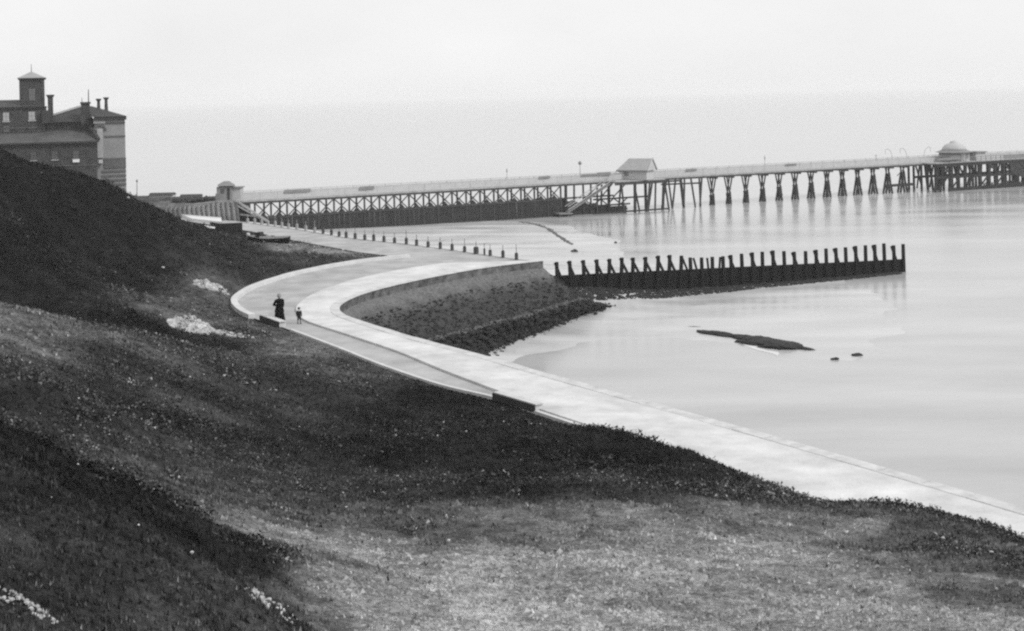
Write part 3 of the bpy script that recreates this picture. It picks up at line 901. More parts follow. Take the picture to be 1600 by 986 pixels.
# section 2: landing platform
lp0, lp1 = pier_s(935), pier_s(1020)
for o, zz in ((hw + 1.4, DB - .05),):
    pbar('platform_beam', pier_s(940), DB + .02, pier_s(1018), DB + .02, .3, .42, M_PIER, hw + 2.4)
    pier.part('platform_deck', bar(pp(pier_s(940), DT - .08, hw + 1.2), pp(pier_s(1018), DT - .08, hw + 1.2), 2.4, .12), M_PALE)
piles2 = [(876, 876), (889, 889), (903, 904), (915, 915), (925, 925), (932, 931), (943, 943), (950, 955), (962, 958), (971, 971), (982, 991), (994, 990), (1000, 1001), (1003, 1002),
          (1011, 1004), (1017, 1024), (1029, 1027), (1033, 1025), (1036, 1042), (1047, 1042), (1055, 1060), (1061, 1060), (1071, 1078), (1088, 1085), (1084, 1086)]
for i, (ut, ub) in enumerate(piles2):
    o = hw + (2.3 if 940 < ut < 1018 and i % 2 else 0.0)
    thick = .34 if ut in (971, 1000, 1029, 1055, 943, 876) else .22
    z0 = -1.5
    sb, st = pier_s(ub, 325), pier_s(ut, 285)
    sb = st + (sb - st) * 1.3
    pier.part('pile', bar(pp(sb, z0, o), pp(st, DB, o), thick, thick * .9), M_PIERD if thick > .3 else M_PIER)
for a, b, z, o in [(918, 1003, 2.15, hw + .1), (905, 1022, .25, hw + 2.2), (918, 975, 1.2, hw + .1), (1024, 1085, DB - .62, hw + .1), (1020, 1056, DB - .2, hw + .1), (870, 945, 1.0, hw), (870, 950, 2.6, hw)]:
    pbar('cross_beam', pier_s(a), z, pier_s(b), z - (.12 if a > 1020 else 0), .16, .24, M_PIERD, o)
for a, b in [(905, 930), (930, 950), (950, 972)]:
    pbar('brace', pier_s(a), .4, pier_s(b), 2.2, .12, .16, M_PIERD, hw + .1)
    pbar('brace', pier_s(b), .4, pier_s(a), 2.2, .12, .16, M_PIERD, hw - .1)
    pbar('brace', pier_s(a), 2.3, pier_s(b), DB, .12, .16, M_PIER, hw - .1)
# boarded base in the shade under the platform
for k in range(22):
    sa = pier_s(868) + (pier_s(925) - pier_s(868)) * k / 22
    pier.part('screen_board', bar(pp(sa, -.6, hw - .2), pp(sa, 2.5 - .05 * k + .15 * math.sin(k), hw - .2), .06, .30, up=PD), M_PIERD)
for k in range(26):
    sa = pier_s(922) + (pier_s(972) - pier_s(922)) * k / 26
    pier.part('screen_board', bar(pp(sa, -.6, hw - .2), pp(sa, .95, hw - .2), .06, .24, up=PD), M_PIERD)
# stair from the deck down to the landing stage
st_top, st_bot = pp(pier_s(946), DT, hw + .9), pp(pier_s(872), .55, hw + .9)
stair = pier.part('stair', bar(st_top, st_bot, .9, .16), M_RAILD)
for dz, o in ((.9, .45), (.9, -.45), (.45, .45)):
    pier.part('stair_rail', bar(st_top + Vector((0, 0, dz)) + PN * o, st_bot + Vector((0, 0, dz)) + PN * o, .08, .10), M_PALE, stair)
pier.part('landing_stage', bar(pp(pier_s(857), .5, hw + .9), pp(pier_s(878), .42, hw + .9), 1.4, .2), M_RAILD)
for u in (859, 876):
    pbar('pile', pier_s(u), -1, pier_s(u), .42, .2, .2, M_PIER, hw + 1.4)

def prism(pts, d):
    """extrude polygon pts by vector d"""
    n = len(pts); v = [Vector(p) for p in pts] + [Vector(p) + d for p in pts]
    f = [tuple(reversed(range(n))), tuple(range(n, 2 * n))] + [(i, (i + 1) % n, n + (i + 1) % n, n + i) for i in range(n)]
    return (v, f)
# section 3: trestles
tr_u = [1112, 1138, 1165, 1191, 1217, 1242, 1267, 1292, 1316, 1340, 1364, 1387, 1410]
for i, u in enumerate(tr_u):
    s = pier_s(u)
    t = i / (len(tr_u) - 1)
    zc = 1.55 + 1.9 * t                       # where the raking piles cross
    wt = .48 * (1 - t) + .10                  # half spread under the deck
    wb = .30 + .55 * t                        # half spread at the sea bed
    z0 = -1.4
    root = pier.part('trestle', bar(pp(s, DB - .12, -hw), pp(s, DB - .12, hw), .30, .24), M_PIER)
    for sg in (-1, 1):
        for o in (.35, -.35):
            pier.part('raking_pile', bar(pp(s + sg * wb * 1.25, z0, o), pp(s - sg * wt * .2 - 0, zc, o * .8), .26, .26), M_PIERD, root)
            pier.part('raking_pile', bar(pp(s - sg * .06, zc - .1, o * .8), pp(s + sg * wt, DB, o), .17, .17), M_PIER, root)
    zs = 0.0 if t < .3 else (zc - 1.3)
    wz = lambda z: .16 + (wb * 1.2 - .1) * max(0, (zc - z)) / (zc + 1.4)
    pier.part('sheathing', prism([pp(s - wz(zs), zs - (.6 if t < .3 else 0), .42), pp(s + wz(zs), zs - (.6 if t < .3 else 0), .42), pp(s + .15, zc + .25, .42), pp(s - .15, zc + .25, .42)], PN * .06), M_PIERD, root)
    if .3 <= t < .95:
        pier.part('waling', bar(pp(s - wb * .7, .9, .5), pp(s + wb * .7, .9, .5), .12, .16), M_PIERD, root)
# low landing beam between the last trestles
pbar('landing_beam', pier_s(1374), 1.35, pier_s(1418), 1.35, .5, .42, M_PIERD, hw)
pbar('brace', pier_s(1374), 1.1, pier_s(1384), .4, .16, .2, M_PIERD, hw)
pbar('brace', pier_s(1392), 2.9, pier_s(1404), 4.2, .08, .1, M_PIER, hw)

# section 4: pier head
h0, h1 = pier_s(1432), pier_s(1655)
pier.part('head_deck', bar(pp(h0, DT - .02, .1), pp(h1, DT - .02, .1), 9.2, .2), M_PALE)
pier.part('head_beam', bar(pp(h0, DB + .1, 4.6), pp(h1, DB + .1, 4.6), .4, .55), M_PIERD)
pier.part('head_beam', bar(pp(h0, 2.45, 4.5), pp(pier_s(1566), 2.3, 4.5), .4, .42), M_PIERD)
pier.part('head_beam', bar(pp(h0 + 2, 2.2, -2.4), pp(h1, 2.2, -2.4), .3, .4), M_PIERD)
pier.part('low_fender', bar(pp(pier_s(1452), .2, 4.6), pp(pier_s(1590), .2, 4.6), .4, .75), M_PIERD)
hu = [1436, 1444, 1456, 1466, 1478, 1486, 1500, 1515, 1524, 1537, 1548, 1560, 1572, 1589, 1604, 1622, 1640]
r4 = random.Random(4)
for i, u in enumerate(hu):
    s = pier_s(u)
    ln = r4.uniform(-.35, .35)
    th = r4.choice([.3, .42, .55])
    if u < 1450: ln = -.9
    pier.part('pile', bar(pp(s + ln, -1.6, 4.5), pp(s, DB, 4.5), th, th), M_PIERD)
    pier.part('pile', bar(pp(s - ln + .4, -1.6, 1.0), pp(s + .5, DB, 1.0), .3, .3), M_PIERD)
    pier.part('pile', bar(pp(s + .9, -1.6, -3.4), pp(s + .9, DB, -3.4), .3, .3), M_PIERD)
    ds_ = r4.uniform(-1.6, 1.6)
    pier.part('brace', bar(pp(s, .4, -.5), pp(s + ds_, DB, -.5), .2, .22), M_PIERD)
    pier.part('brace', bar(pp(s + .8, 2.2, 2.2), pp(s + .8 - ds_, DB, 2.2), .2, .22), M_PIERD)
    if i % 2 == 0:
        pier.part('brace', bar(pp(s, .5, 4.7), pp(s + 2.0, 2.4, 4.7), .16, .24), M_PIERD)
    else:
        pier.part('brace', bar(pp(s, 4.3, 4.7), pp(s + 2.0, 2.5, 4.7), .16, .22), M_PIERD)
for k in range(14):          # boarded stage end, right of the pavilion
    sa = pier_s(1548) + k * .36
    pier.part('screen_board', bar(pp(sa, 2.4 - .10 * k, 4.75), pp(sa, DB + .2, 4.75), .06, .32, up=PD), M_PIER)
for k in range(20):
    sa = pier_s(1505) + k * .48
    pier.part('fender_pile', bar(pp(sa, -1.5, 4.9), pp(sa, 1.0 + .25 * math.sin(k * 2.3), 4.9), .2, .2), M_PIER)
for a, b, o in [(1432, 1660, 4.5)]:
    pbar('hand_rail', pier_s(a), RT - .25, pier_s(b), RT - .25, .1, .09, M_RAILD, o)
    pbar('hand_rail', pier_s(a), DT + .45, pier_s(b), DT + .45, .06, .06, M_RAILD, o)
    s = pier_s(a)
    while s < pier_s(b):
        pbar('rail_post', s, DT, s, RT - .25, .09, .09, M_RAILD, o); s += 1.2
pbar('notice_board', pier_s(1538), DT + .55, pier_s(1578), DT + .55, .1, .7, M_RAILD, 4.65)
pbar('notice_board', pier_s(1434), DT + .7, pier_s(1470), DT + .7, .1, .35, M_RAILD, 4.65)

# ------------------------------------------------------------------ buildings and lamps on the pier
def pier_box(s0, s1, o0, o1, z0, z1):
    v = [pp(s0, z0, o0), pp(s1, z0, o0), pp(s1, z0, o1), pp(s0, z0, o1), pp(s0, z1, o0), pp(s1, z1, o0), pp(s1, z1, o1), pp(s0, z1, o1)]
    return (v, BOXF if o1 < o0 else [tuple(reversed(x)) for x in BOXF])

# hut by the landing platform
a, b = pier_s(965), pier_s(1004)
hut = Thing('pier_hut', pp((a + b) / 2, DT, 1.8), 'pale gabled hut standing over the landing platform midway along the pier', 'hut')
o_f, o_b = 3.2, .4
ez = DT + 1.55
hut.part('wall', pier_box(a, b, o_f, o_b, DT + .01, ez), M_RAIL)
oc = (o_f + o_b) / 2
rz = ez + 1.65
gb = (b - a) * .0
roof_f = ([pp(a - .3, ez - .1, o_f + .35), pp(b + .35, ez - .1, o_f + .35), pp(b + .3, rz, oc), pp(a + 1.1, rz, oc),
           pp(a - .3, ez - .1, o_b - .35), pp(b + .35, ez - .1, o_b - .35)],
          [(0, 1, 2, 3), (5, 4, 3, 2), (4, 0, 3), (0, 4, 5, 1)])
hut.part('roof', roof_f, mat('hut_roof', .33, .8, .15, 1.5))
hut.part('gable', prism([pp(b + .30, ez - .1, o_f), pp(b + .30, ez - .1, o_b), pp(b + .30, rz - .12, oc)], PD * .1), M_RAIL)
hut.part('barge_board', bar(pp(b + .42, ez - .15, o_b - .4), pp(b + .42, rz + .02, oc), .14, .22), M_RAILD)
hut.part('barge_board', bar(pp(b + .42, ez - .15, o_f + .4), pp(b + .42, rz + .02, oc), .14, .14), M_RAIL)
hut.part('eaves_board', bar(pp(a - .3, ez - .16, o_f + .36), pp(b + .3, ez - .16, o_f + .36), .08, .2), M_RAILD)
hut.part('door', pier_box(b - 1.1, b - .4, o_f + .03, o_f - .02, DT + .02, ez - .15), M_RAIL)
hut.part('window', pier_box(a + .8, a + 1.6, o_f + .03, o_f - .02, DT + .6, ez - .3), M_RAILD)

hut.o.rotation_euler = (0, 0, math.radians(-56))

# entrance kiosk at the root
def root_box(u0, u1, v0, v1, Yc, d):
    p0, p1 = P(u0, v1, Yc), P(u1, v0, Yc)
    return box(p0.x, p1.x, Yc - d / 2, Yc + d / 2, p0.z, p1.z)
kc = P(353, 312, 189)
kiosk = Thing('entrance_kiosk', (kc.x, kc.y, 4.4), 'small grey hip-roofed kiosk at the landward end of the pier', 'kiosk')
kiosk.part('wall', root_box(342, 365, 291, 314, 189, 2.6), mat('kiosk_wall', .26, .8, .15, 1))
q = [P(340, 291, 187.4), P(367, 291, 187.4), P(367, 291, 190.6), P(340, 291, 190.6)]
zz = q[0].z
q = [Vector((p.x, p.y, zz)) for p in q]
t1, t2 = P(350, 283, 189), P(358, 284, 189)
t2.z = t1.z
kiosk.part('roof', (q + [t1, t2], [(0, 1, 5, 4), (1, 2, 5), (2, 3, 4, 5), (3, 0, 4), (0, 3, 2, 1)]), mat('kiosk_roof', .20, .8, .15, 1))
kiosk.part('lean_to', root_box(365.3, 378, 293, 314, 189, 2.0), M_RAIL)
kiosk.part('lean_to_roof', root_box(365.2, 380, 291.5, 293.2, 189, 2.4), M_RAILD)
kiosk.part('door', root_box(355.5, 358.5, 293, 313, 187.66, .06), M_PIER)
kiosk.part('plinth_shed', root_box(338.5, 343, 302, 314, 188, 1.2), M_RAILD)
for k, (u0, u1) in enumerate([(345, 350)]):
    kiosk.part('window', root_box(u0, u1, 295, 302, 187.67, .05), M_GLASS)

# pavilion on the pier head
pc = pp(pier_s(1484), DT, 1.2)
pav = Thing('pavilion', pc, 'pale domed pavilion on the pier head', 'pavilion')
pav.part('wall', lathe(pc, [(2.6, .08), (2.6, 1.6)], 8), M_RAIL)
pav.part('eaves', lathe(pc, [(2.6, 1.58), (3.3, 1.62), (2.2, 1.98)], 8), M_RAILD)
pav.part('dome', lathe(pc, [(2.15, 1.96), (2.0, 2.4), (1.55, 2.9), (1.05, 3.15), (.75, 3.2), (.7, 3.42), (.3, 3.6), (.05, 3.68)], 16), mat('dome_paint', .42, .7, .15, 1), smooth=True)
for k in range(8):
    an = 2 * math.pi * k / 8
    c = Vector((math.cos(an), math.sin(an), 0)); t_ = Vector((-c.y, c.x, 0))
    p = pc + c * 2.43
    pav.part('window', prism([p - t_ * .45 + Vector((0, 0, .6)), p + t_ * .45 + Vector((0, 0, .6)), p + t_ * .45 + Vector((0, 0, 1.45)), p - t_ * .45 + Vector((0, 0, 1.45))], c * .06), M_RAILD)
ac = pp(pier_s(1511), DT, 2.2)
shel = Thing('shelter', ac, 'pale flat-roofed shelter just seaward of the domed pavilion', 'shelter')
shel.part('wall', pier_box(pier_s(1503), pier_s(1518), 3.4, 1.0, DT + .09, DT + 1.45), M_RAIL)
shel.part('roof', pier_box(pier_s(1502), pier_s(1519), 3.7, .7, DT + 1.45, DT + 1.62), M_RAILD)
sc2 = pp(pier_s(1463), DT, 3.4)
shel2 = Thing('shelter', sc2, 'small dark box shelter on the landward side of the domed pavilion', 'shelter')
shel2.part('wall', pier_box(pier_s(1457), pier_s(1472), 4.4, 2.4, DT + .09, DT + 1.5), M_RAILD)
shel2.part('roof', pier_box(pier_s(1456), pier_s(1473), 4.7, 2.1, DT + 1.5, DT + 1.64), M_PIER)

def lamp(u, ztop, o, label, r=.045, head=.2):
    s = pier_s(u)
    t = Thing('lamp_post', pp(s, DT, o), label, 'lamp post', 'lamp posts on the pier')
    t.part('post', tube(pp(s, DT - .02, o), pp(s, ztop, o), r, r * .8), M_RAILD)
    if head:
        c = pp(s, ztop, o)
        t.part('lantern', lathe(c, [(.06, 0), (head, .12), (head * 1.1, .34), (head * .5, .5), (.04, .62)], 8), M_RAILD)
    return t
lamp(900, DT + 2.6, hw - .2, 'tall pier lamp with round lantern shoreward of the gabled hut', .05, .26)
lamp(786, DT + 2.0, hw - .2, 'thin lamp mast on the braced landward half of the pier', .035, .08)
lamp(1188, DT + 2.0, hw - .2, 'thin lamp mast on the trestle half of the pier', .04, .08)
def davit(u, label, sgn):
    s = pier_s(u)
    t = Thing('davit', pp(s, DT, hw - .3), label, 'davit', 'davits near the pier head')
    base = pp(s, DT - .02, hw - .3)
    pts_ = [base, base + Vector((0, 0, 1.2)), base + Vector((0, 0, 1.9)) + PD * .12 * sgn, base + Vector((0, 0, 2.5)) + PD * .5 * sgn, base + Vector((0, 0, 2.75)) + PD * 1.0 * sgn, base + Vector((0, 0, 2.6)) + PD * 1.5 * sgn]
    cl = catmull(pts_, .25)
    t.part('arm', merge(*[tube(p, q, .032, .032, 6) for p, q in zip(cl, cl[1:])]), M_RAILD)
    t.part('rope', tube(cl[-1], cl[-1] - Vector((0, 0, .7)), .03, .03, 5), M_RAILD)
davit(1387, 'curved davit arm third from the pier head', -1)
davit(1410, 'curved davit arm second from the pier head', -1)
davit(1437, 'curved davit arm at the start of the pier head', 1)
sm_ = pier_s(1362)
mst = Thing('signal_mast', pp(sm_, DT, hw - .3), 'short straight mast landward of the curved davits on the pier', 'mast')
mst.part('post', tube(pp(sm_, DT - .02, hw - .3), pp(sm_, DT + 1.9, hw - .3), .05, .04), M_RAILD)
mst.part('cross_arm', bar(pp(sm_ - .3, DT + 1.7, hw - .3), pp(sm_ + .3, DT + 1.7, hw - .3), .05, .05), M_RAILD)

# ------------------------------------------------------------------ timber breastwork at the pier root
bw0, bw1 = P(258, 337, 170), P(372, 346, 160)
bt0, bt1 = P(258, 324, 170), P(372, 318, 160)
fence = Thing('timber_breastwork', (bw0.x, bw0.y, 4.4), 'pale upright-boarded timber breastwork beside the landward end of the pier', 'breastwork')
nbd = 15
for k in range(nbd):
    t = (k + .5) / nbd
    p = bw0.lerp(bw1, t); q = bt0.lerp(bt1, t)
    if t > .75: q.z += .35
    elif t > .4: q.z += .35 * (t - .4) / .35
    q = Vector((p.x - .22, p.y, q.z))
    p.z = 4.3
    fence.part('board', bar(p, q, .12, .32 + .1 * (k % 2), up=(bw1 - bw0).normalized()), M_PALE)
    p2 = bw0.lerp(bw1, min(1, t + .5 / nbd)); q2 = Vector((p2.x - .22, p2.y + .18, q.z - .15))
    fence.part('backing_board', bar(Vector((p2.x, p2.y + .18, 4.3)), q2, .08, .5, up=(bw1 - bw0).normalized()), M_RAILD)
fence.part('top_rail', bar(bt0.lerp(bt1, .0) + Vector((-.2, -.1, 0)), bt0.lerp(bt1, .75) + Vector((-.2, -.1, .38)), .16, .2), M_PALE)
fence.part('top_rail', bar(bt0.lerp(bt1, .75) + Vector((-.2, -.1, .38)), bt1 + Vector((-.1, -.1, .3)), .16, .2), M_PALE)
e = P(420, 347, 160)
fence.part('sloping_rail', bar(bt1 + Vector((0, 0, .2)), e, .18, .22), M_PALE)
fence.part('sloping_rail', bar(P(372, 322, 160), P(406, 341, 160), .1, .14), M_PALE)
fence.part('sloping_rail', bar(P(375, 335, 160), P(407, 339, 160), .12, .2), M_RAILD)
for k in range(6):
    u = 374 + k * 7
    b_, t_ = P(u, 346, 160.3), P(u, 319 + (k + .6) * 4.0, 160.3)
    if t_.z > b_.z + .15:
        fence.part('backing_board', bar(Vector((b_.x, b_.y, 3.2)), t_, .06, .5, up=(1, 0, 0)), M_PIERD)

# ------------------------------------------------------------------ short posts along the shore road
ORD = ['first', 'second', 'third', 'fourth', 'fifth', 'sixth', 'seventh', 'eighth', 'ninth', 'tenth', 'eleventh', 'twelfth', 'thirteenth', 'fourteenth', 'fifteenth',
       'sixteenth', 'seventeenth', 'eighteenth', 'nineteenth', 'twentieth', 'twenty-first', 'twenty-second', 'twenty-third', 'twenty-fourth', 'twenty-fifth', 'twenty-sixth', 'twenty-seventh', 'twenty-eighth', 'twenty-ninth', 'thirtieth']
pu = [807, 786, 766, 757, 744, 726, 706.5, 688, 669, 651, 635, 616.5, 600, 584, 570, 555, 541, 530, 518, 505, 492, 478, 464, 451, 440.5, 430, 419, 409, 398, 387]
pv_ = np.interp(pu, [387, 478, 541, 635, 707, 808], [347.5, 360, 371, 381, 390.5, 405])
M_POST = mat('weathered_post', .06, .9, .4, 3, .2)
M_POSTP = mat('pale_post', .30, .9, .3, 3, .2)  # paler copy for the landward posts
for i, (u, v) in enumerate(zip(pu, pv_)):
    b_ = G(u, v, PZ + .06)
    t = Thing('shore_post', b_, f'{ORD[i]} short post from the sea wall end in the row beside the shore road', 'post', 'short posts beside the shore road')
    w_ = .27 if u != 757 else .16
    if u == 744: w_ = .42
    hh = .52 + .05 * math.sin(i * 2.1)
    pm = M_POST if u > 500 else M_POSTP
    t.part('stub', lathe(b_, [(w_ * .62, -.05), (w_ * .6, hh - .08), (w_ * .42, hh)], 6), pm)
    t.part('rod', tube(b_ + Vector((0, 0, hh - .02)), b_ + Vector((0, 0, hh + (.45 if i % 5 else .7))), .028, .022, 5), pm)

# ------------------------------------------------------------------ hotel
BY = 220.0
bc = P(100, 200, BY)
def hx(u): return bc.x + (u - 104) * BY / F / 1.05
def hz(v): return bc.z - (v - 200) * BY / F
hotel = Thing('hotel', (hx(104), BY + 1.5, 4.2), 'tall dark brick hotel with square lookout tower rising behind the hill', 'building')
hotel.o.rotation_euler = (0, 0, math.radians(17))
def hb(name, u0, u1, v0, v1, y0, y1, m, parent=None):
    return hotel.part(name, box(hx(u0), hx(u1), BY + y0, BY + y1, hz(v1), hz(v0)), m, parent)
base_v = 305
# tower
tw = hb('tower', 29, 68, 122, 170, 6, 10, M_BRICK)
hb('cornice', 27, 70.5, 120, 122.2, 5.7, 10.3, M_SLATE, tw)
c = Vector((hx(48.5), BY + 8, hz(120)))
hotel.part('tower_roof', ([(hx(25.5), BY + 5.5, hz(120)), (hx(72), BY + 5.5, hz(120)), (hx(72), BY + 10.5, hz(120)), (hx(25.5), BY + 10.5, hz(120)), (hx(48), BY + 8, hz(109))],
                          [(0, 1, 4), (1, 2, 4), (2, 3, 4), (3, 0, 4), (3, 2, 1, 0)]), M_ZINC, tw)
hotel.part('finial', tube((hx(48), BY + 8, hz(110)), (hx(48), BY + 8, hz(97)), .06, .03), M_SLATE, tw)
# tower panels: slightly proud brick piers
for u0, u1 in ((29, 33), (64, 68)):
    hb('pier_strip', u0, u1, 122.3, 169, 5.9, 6.05, M_BRICK, tw)
hb('louvre', 44, 54, 137, 156, 5.92, 6.04, mat('louvre_board', .12, .8, .2, 3), tw)
# main block
mb = hb('wall', -60, 69, 168, base_v, 4, 16, M_BRICK)
hb('cornice', -61, 70, 165.5, 168, 3.7, 16.2, M_SLATE)
hotel.part('roof', ([(hx(-62), BY + 3.6, hz(166)), (hx(70), BY + 3.6, hz(166)), (hx(70), BY + 16.4, hz(166)), (hx(-62), BY + 16.4, hz(166)), (hx(-30), BY + 10, hz(154)), (hx(30), BY + 10, hz(154))],
                    [(0, 1, 5, 4), (1, 2, 5), (2, 3, 4, 5), (3, 0, 4), (3, 2, 1, 0)]), M_SLATE)
def window(u0, u1, v0, v1, y, pane_m, sill=True):
    f = hb('window', u0 - 1, u1 + 1, v0 - 1, v1 + .5, y - .06, y + .1, M_SLATE)
    um, vm = (u0 + u1) / 2, (v0 + v1) / 2
    for a, b_ in ((u0, um - .2), (um + .2, u1)):
        for c0, c1 in ((v0, vm - .2), (vm + .2, v1)):
            hb('pane', a, b_, c0, c1, y - .1, y - .065, pane_m, f)
    if sill: hb('sill', u0 - 1.5, u1 + 1.5, v1 + .6, v1 + 1.8, y - .2, y + .05, M_STUCCO, f)
    return f
window(3.5, 13, 174, 187, 4, M_SKYPANE); window(43.5, 53.5, 173.5, 186.5, 4, M_SKYPANE)
window(-40, -30, 174, 187, 4, M_SKYPANE); window(4, 13, 195, 205, 4, M_GLASS, False)
hb('string_course', -60, 69, 198, 199.5, 3.9, 4.1, M_BAND)
# chimney beside the tower
def stack(u, v0, v1, w, y, flare, m):
    t_ = hb('chimney', u - w / 2, u + w / 2, v0 + 4, v1, y, y + w * .1, m)
    hb('chimney_cap', u - w / 2 - flare, u + w / 2 + flare, v0, v0 + 2.2, y - flare * .1, y + w * .1 + flare * .1, M_SLATE, t_)
    hb('chimney_neck', u - w / 2 - flare * .5, u + w / 2 + flare * .5, v0 + 2.2, v0 + 4.2, y - flare * .05, y + w * .1 + flare * .05, M_SLATE, t_)
    return t_
stack(77.5, 147, 178, 8.5, 7, 2.2, M_BRICK)
hb('parapet_block', 65, 82, 172, 192, 3.2, 7, M_SLATE)
# seaward block
hb('wall', 69.2, 148, 191, base_v, 5, 15, M_BRICK)
eb = hb('wall', 148, 196.5, 184, base_v, 2, 14, M_LITPALE)
hotel.part('roof', ([(hx(72), BY + 4.2, hz(191)), (hx(150), BY + 4.2, hz(191)), (hx(150), BY + 14, hz(191)), (hx(72), BY + 14, hz(191)), (hx(80), BY + 9, hz(181)), (hx(128), BY + 9, hz(167))],
                    [(0, 1, 5, 4), (1, 2, 5), (2, 3, 4, 5), (3, 0, 4), (3, 2, 1, 0)]), M_SLATE)
hotel.part('ridge_capping', bar((hx(79), BY + 8.6, hz(180.0)), (hx(126), BY + 8.6, hz(166.4)), .7, .30), M_STUCCO)
hotel.part('roof', ([(hx(143), BY + 1.2, hz(184)), (hx(200), BY + 1.2, hz(184)), (hx(200), BY + 14.8, hz(184)), (hx(128), BY + 14.8, hz(184)),
                     (hx(138), BY + 8, hz(166.5)), (hx(145), BY + 8, hz(167)), (hx(128), BY + 4.5, hz(190))],
                    [(0, 1, 5, 4), (1, 2, 5), (2, 3, 4, 5), (3, 6, 4), (6, 0, 4), (0, 6, 3), (0, 3, 2, 1)]), M_SLATE)
hb('eaves_board', 146.5, 199, 184, 189.5, 1.4, 1.9, M_SLATE)
hb('frieze', 146, 165, 190, 194.5, 1.75, 1.96, M_STUCCO); hb('frieze', 165.2, 196.6, 190, 193.5, 1.8, 1.97, M_LITPALE)
hb('string_course', 165, 197, 193.6, 195.4, 1.85, 2.02, M_BAND)
hb('string_course', 163, 197, 214.5, 216.5, 1.85, 2.02, M_BAND)
hb('string_course', 156, 197, 250, 253, 1.85, 2.02, M_BAND)
hb('pilaster', 151.5, 160.5, 203, 249, 1.7, 1.98, mat('pilaster_stone', .36, .8, .2, 1))
hb('plinth_panel', 162, 196.8, 253.2, 266, 1.8, 2.0, M_BAND)
for v in (269.5, 276.5, 283.5, 290.5):
    hb('band_course', 158, 196.8, v, v + 3.4, 1.86, 2.03, M_BAND)
# round-headed arch
v_, f_ = [], []
cx_, cz_ = hx(156), hz(206)
n_ = 12
for k in range(n_ + 1):
    a_ = math.pi * k / n_
    for r_ in (.75, 1.02):
        for y_ in (1.75, 2.0):
            v_.append((cx_ + r_ * math.cos(a_), BY + y_, cz_ + r_ * math.sin(a_)))
for k in range(n_):
    o = k * 4
    f_ += [(o, o + 2, o + 6, o + 4), (o + 2, o + 3, o + 7, o + 6), (o + 1, o, o + 4, o + 5)]
hotel.part('arch', (v_, f_), M_BAND)
# turret chimney with a pole
tc_ = hb('chimney', 126.5, 141, 163, 196, 3.2, 4.8, M_BRICK)
hb('chimney_cap', 125.5, 142.5, 160, 163, 3.0, 5.0, M_SLATE, tc_)
hotel.part('flag_pole', tube((hx(139), BY + 4, hz(160)), (hx(139.3), BY + 4, hz(140)), .09, .06), M_SLATE, tc_)
hotel.part('stay', tube((hx(128.5), BY + 4, hz(160)), (hx(128.5), BY + 4, hz(153)), .05, .04), M_LEAD, tc_)
for u, v in ((155.5, 155), (167.8, 153)):
    t_ = hotel.part('chimney', lathe((hx(u), BY + 7, hz(176)), [(.32, 0), (.24, (176 - v - 5) * .1), (.28, (176 - v - 4) * .1), (.46, (176 - v - 1.5) * .1), (.46, (176 - v) * .1)], 10), M_BRICK)
# long low wing in front
hotel.part('wing_roof', ([(hx(-30), BY - 1.4, hz(221)), (hx(153), BY - 1.4, hz(221)), (hx(146), BY + 4.9, hz(205)), (hx(-30), BY + 4.9, hz(205)), (hx(-30), BY + 4.9, hz(221)), (hx(153), BY + 4.9, hz(221))],
                         [(0, 1, 2, 3), (1, 5, 2), (0, 3, 4), (0, 4, 5, 1), (2, 5, 4, 3)]), M_LEAD)
hb('gutter', -30, 154, 221, 223.5, -1.6, -1.3, M_SLATE)
hb('wall', -30, 150, 223.6, base_v, -1, 4.9, M_BRICK)
hotel.part('verge', bar((hx(136), BY + 4.6, hz(193)), (hx(153), BY - 1.2, hz(219)), .5, .45), M_SLATE)
window(113, 121.5, 236, 248, -1, M_GLASS)
window(80, 88.5, 236, 248, -1, M_GLASS); window(47, 55.5, 236, 248, -1, M_GLASS)
hb('sill_stone', 112, 122.5, 249.9, 253.6, -1.35, -1.02, mat('sill_white', .75, .8, .1, 1))
hb('string_course', 60, 150, 258, 259.5, -1.1, -.9, M_BAND)
hb('coping_block', 153, 159.5, 252, 257.5, 1.2, 1.8, M_WHITE)

# ------------------------------------------------------------------ land beyond: low sheds, hedge, pole
pol = Thing('pole', (hx(214), 214, 4.3), 'thin pole standing alone just right of the hotel', 'pole')
pb = P(214, 306, 212)
pol.part('post', tube((pb.x, pb.y, 3.6), P(214, 284, 212), .07, .05), M_RAILD)
pol.part('head', lathe(P(214, 284.5, 212), [(.10, 0), (.16, .12), (.12, .3), (.03, .4)], 8), M_RAILD)
def shed(u0, u1, vb, vt, Y, label, m, mr):
    p0, p1 = P(u0, vb, Y), P(u1, vt, Y)
    t = Thing('shed', ((p0.x + p1.x) / 2, Y, 4.3), label, 'shed')
    t.part('wall', box(p0.x, p1.x, Y - 1, Y + 1, 4.1, p1.z - .3), m)
    t.part('roof', prism([(p0.x - .1, Y - 1.2, p1.z - .3), (p0.x - .1, Y + 1.2, p1.z - .3), (p0.x - .1, Y, p1.z)], Vector((p1.x - p0.x + .2, 0, 0))), mr)
shed(236, 272, 306, 300.5, 205, 'long low dark-roofed shed between the hill and the pier kiosk', M_RAIL, M_SLATE)
shed(284, 314, 309, 303, 200, 'smaller low shed between the long shed and the pier kiosk', M_RAILD, M_SLATE)
pts, sizes = [], []
for k in range(260):
    t = random.random()
    u = 272 + t * 68
    p = P(u, 313, 193 + random.uniform(-1, 1))
    pts.append((p.x, p.y, 4.5 + random.uniform(0, .35))); sizes.append(random.uniform(.2, .45))
rock_cloud('hedge', pts, sizes, mat('hedge_leaf', .05, .95, .5, 3), label='low dark hedge in front of the sheds near the pier kiosk', cat='hedge', flat=.9)

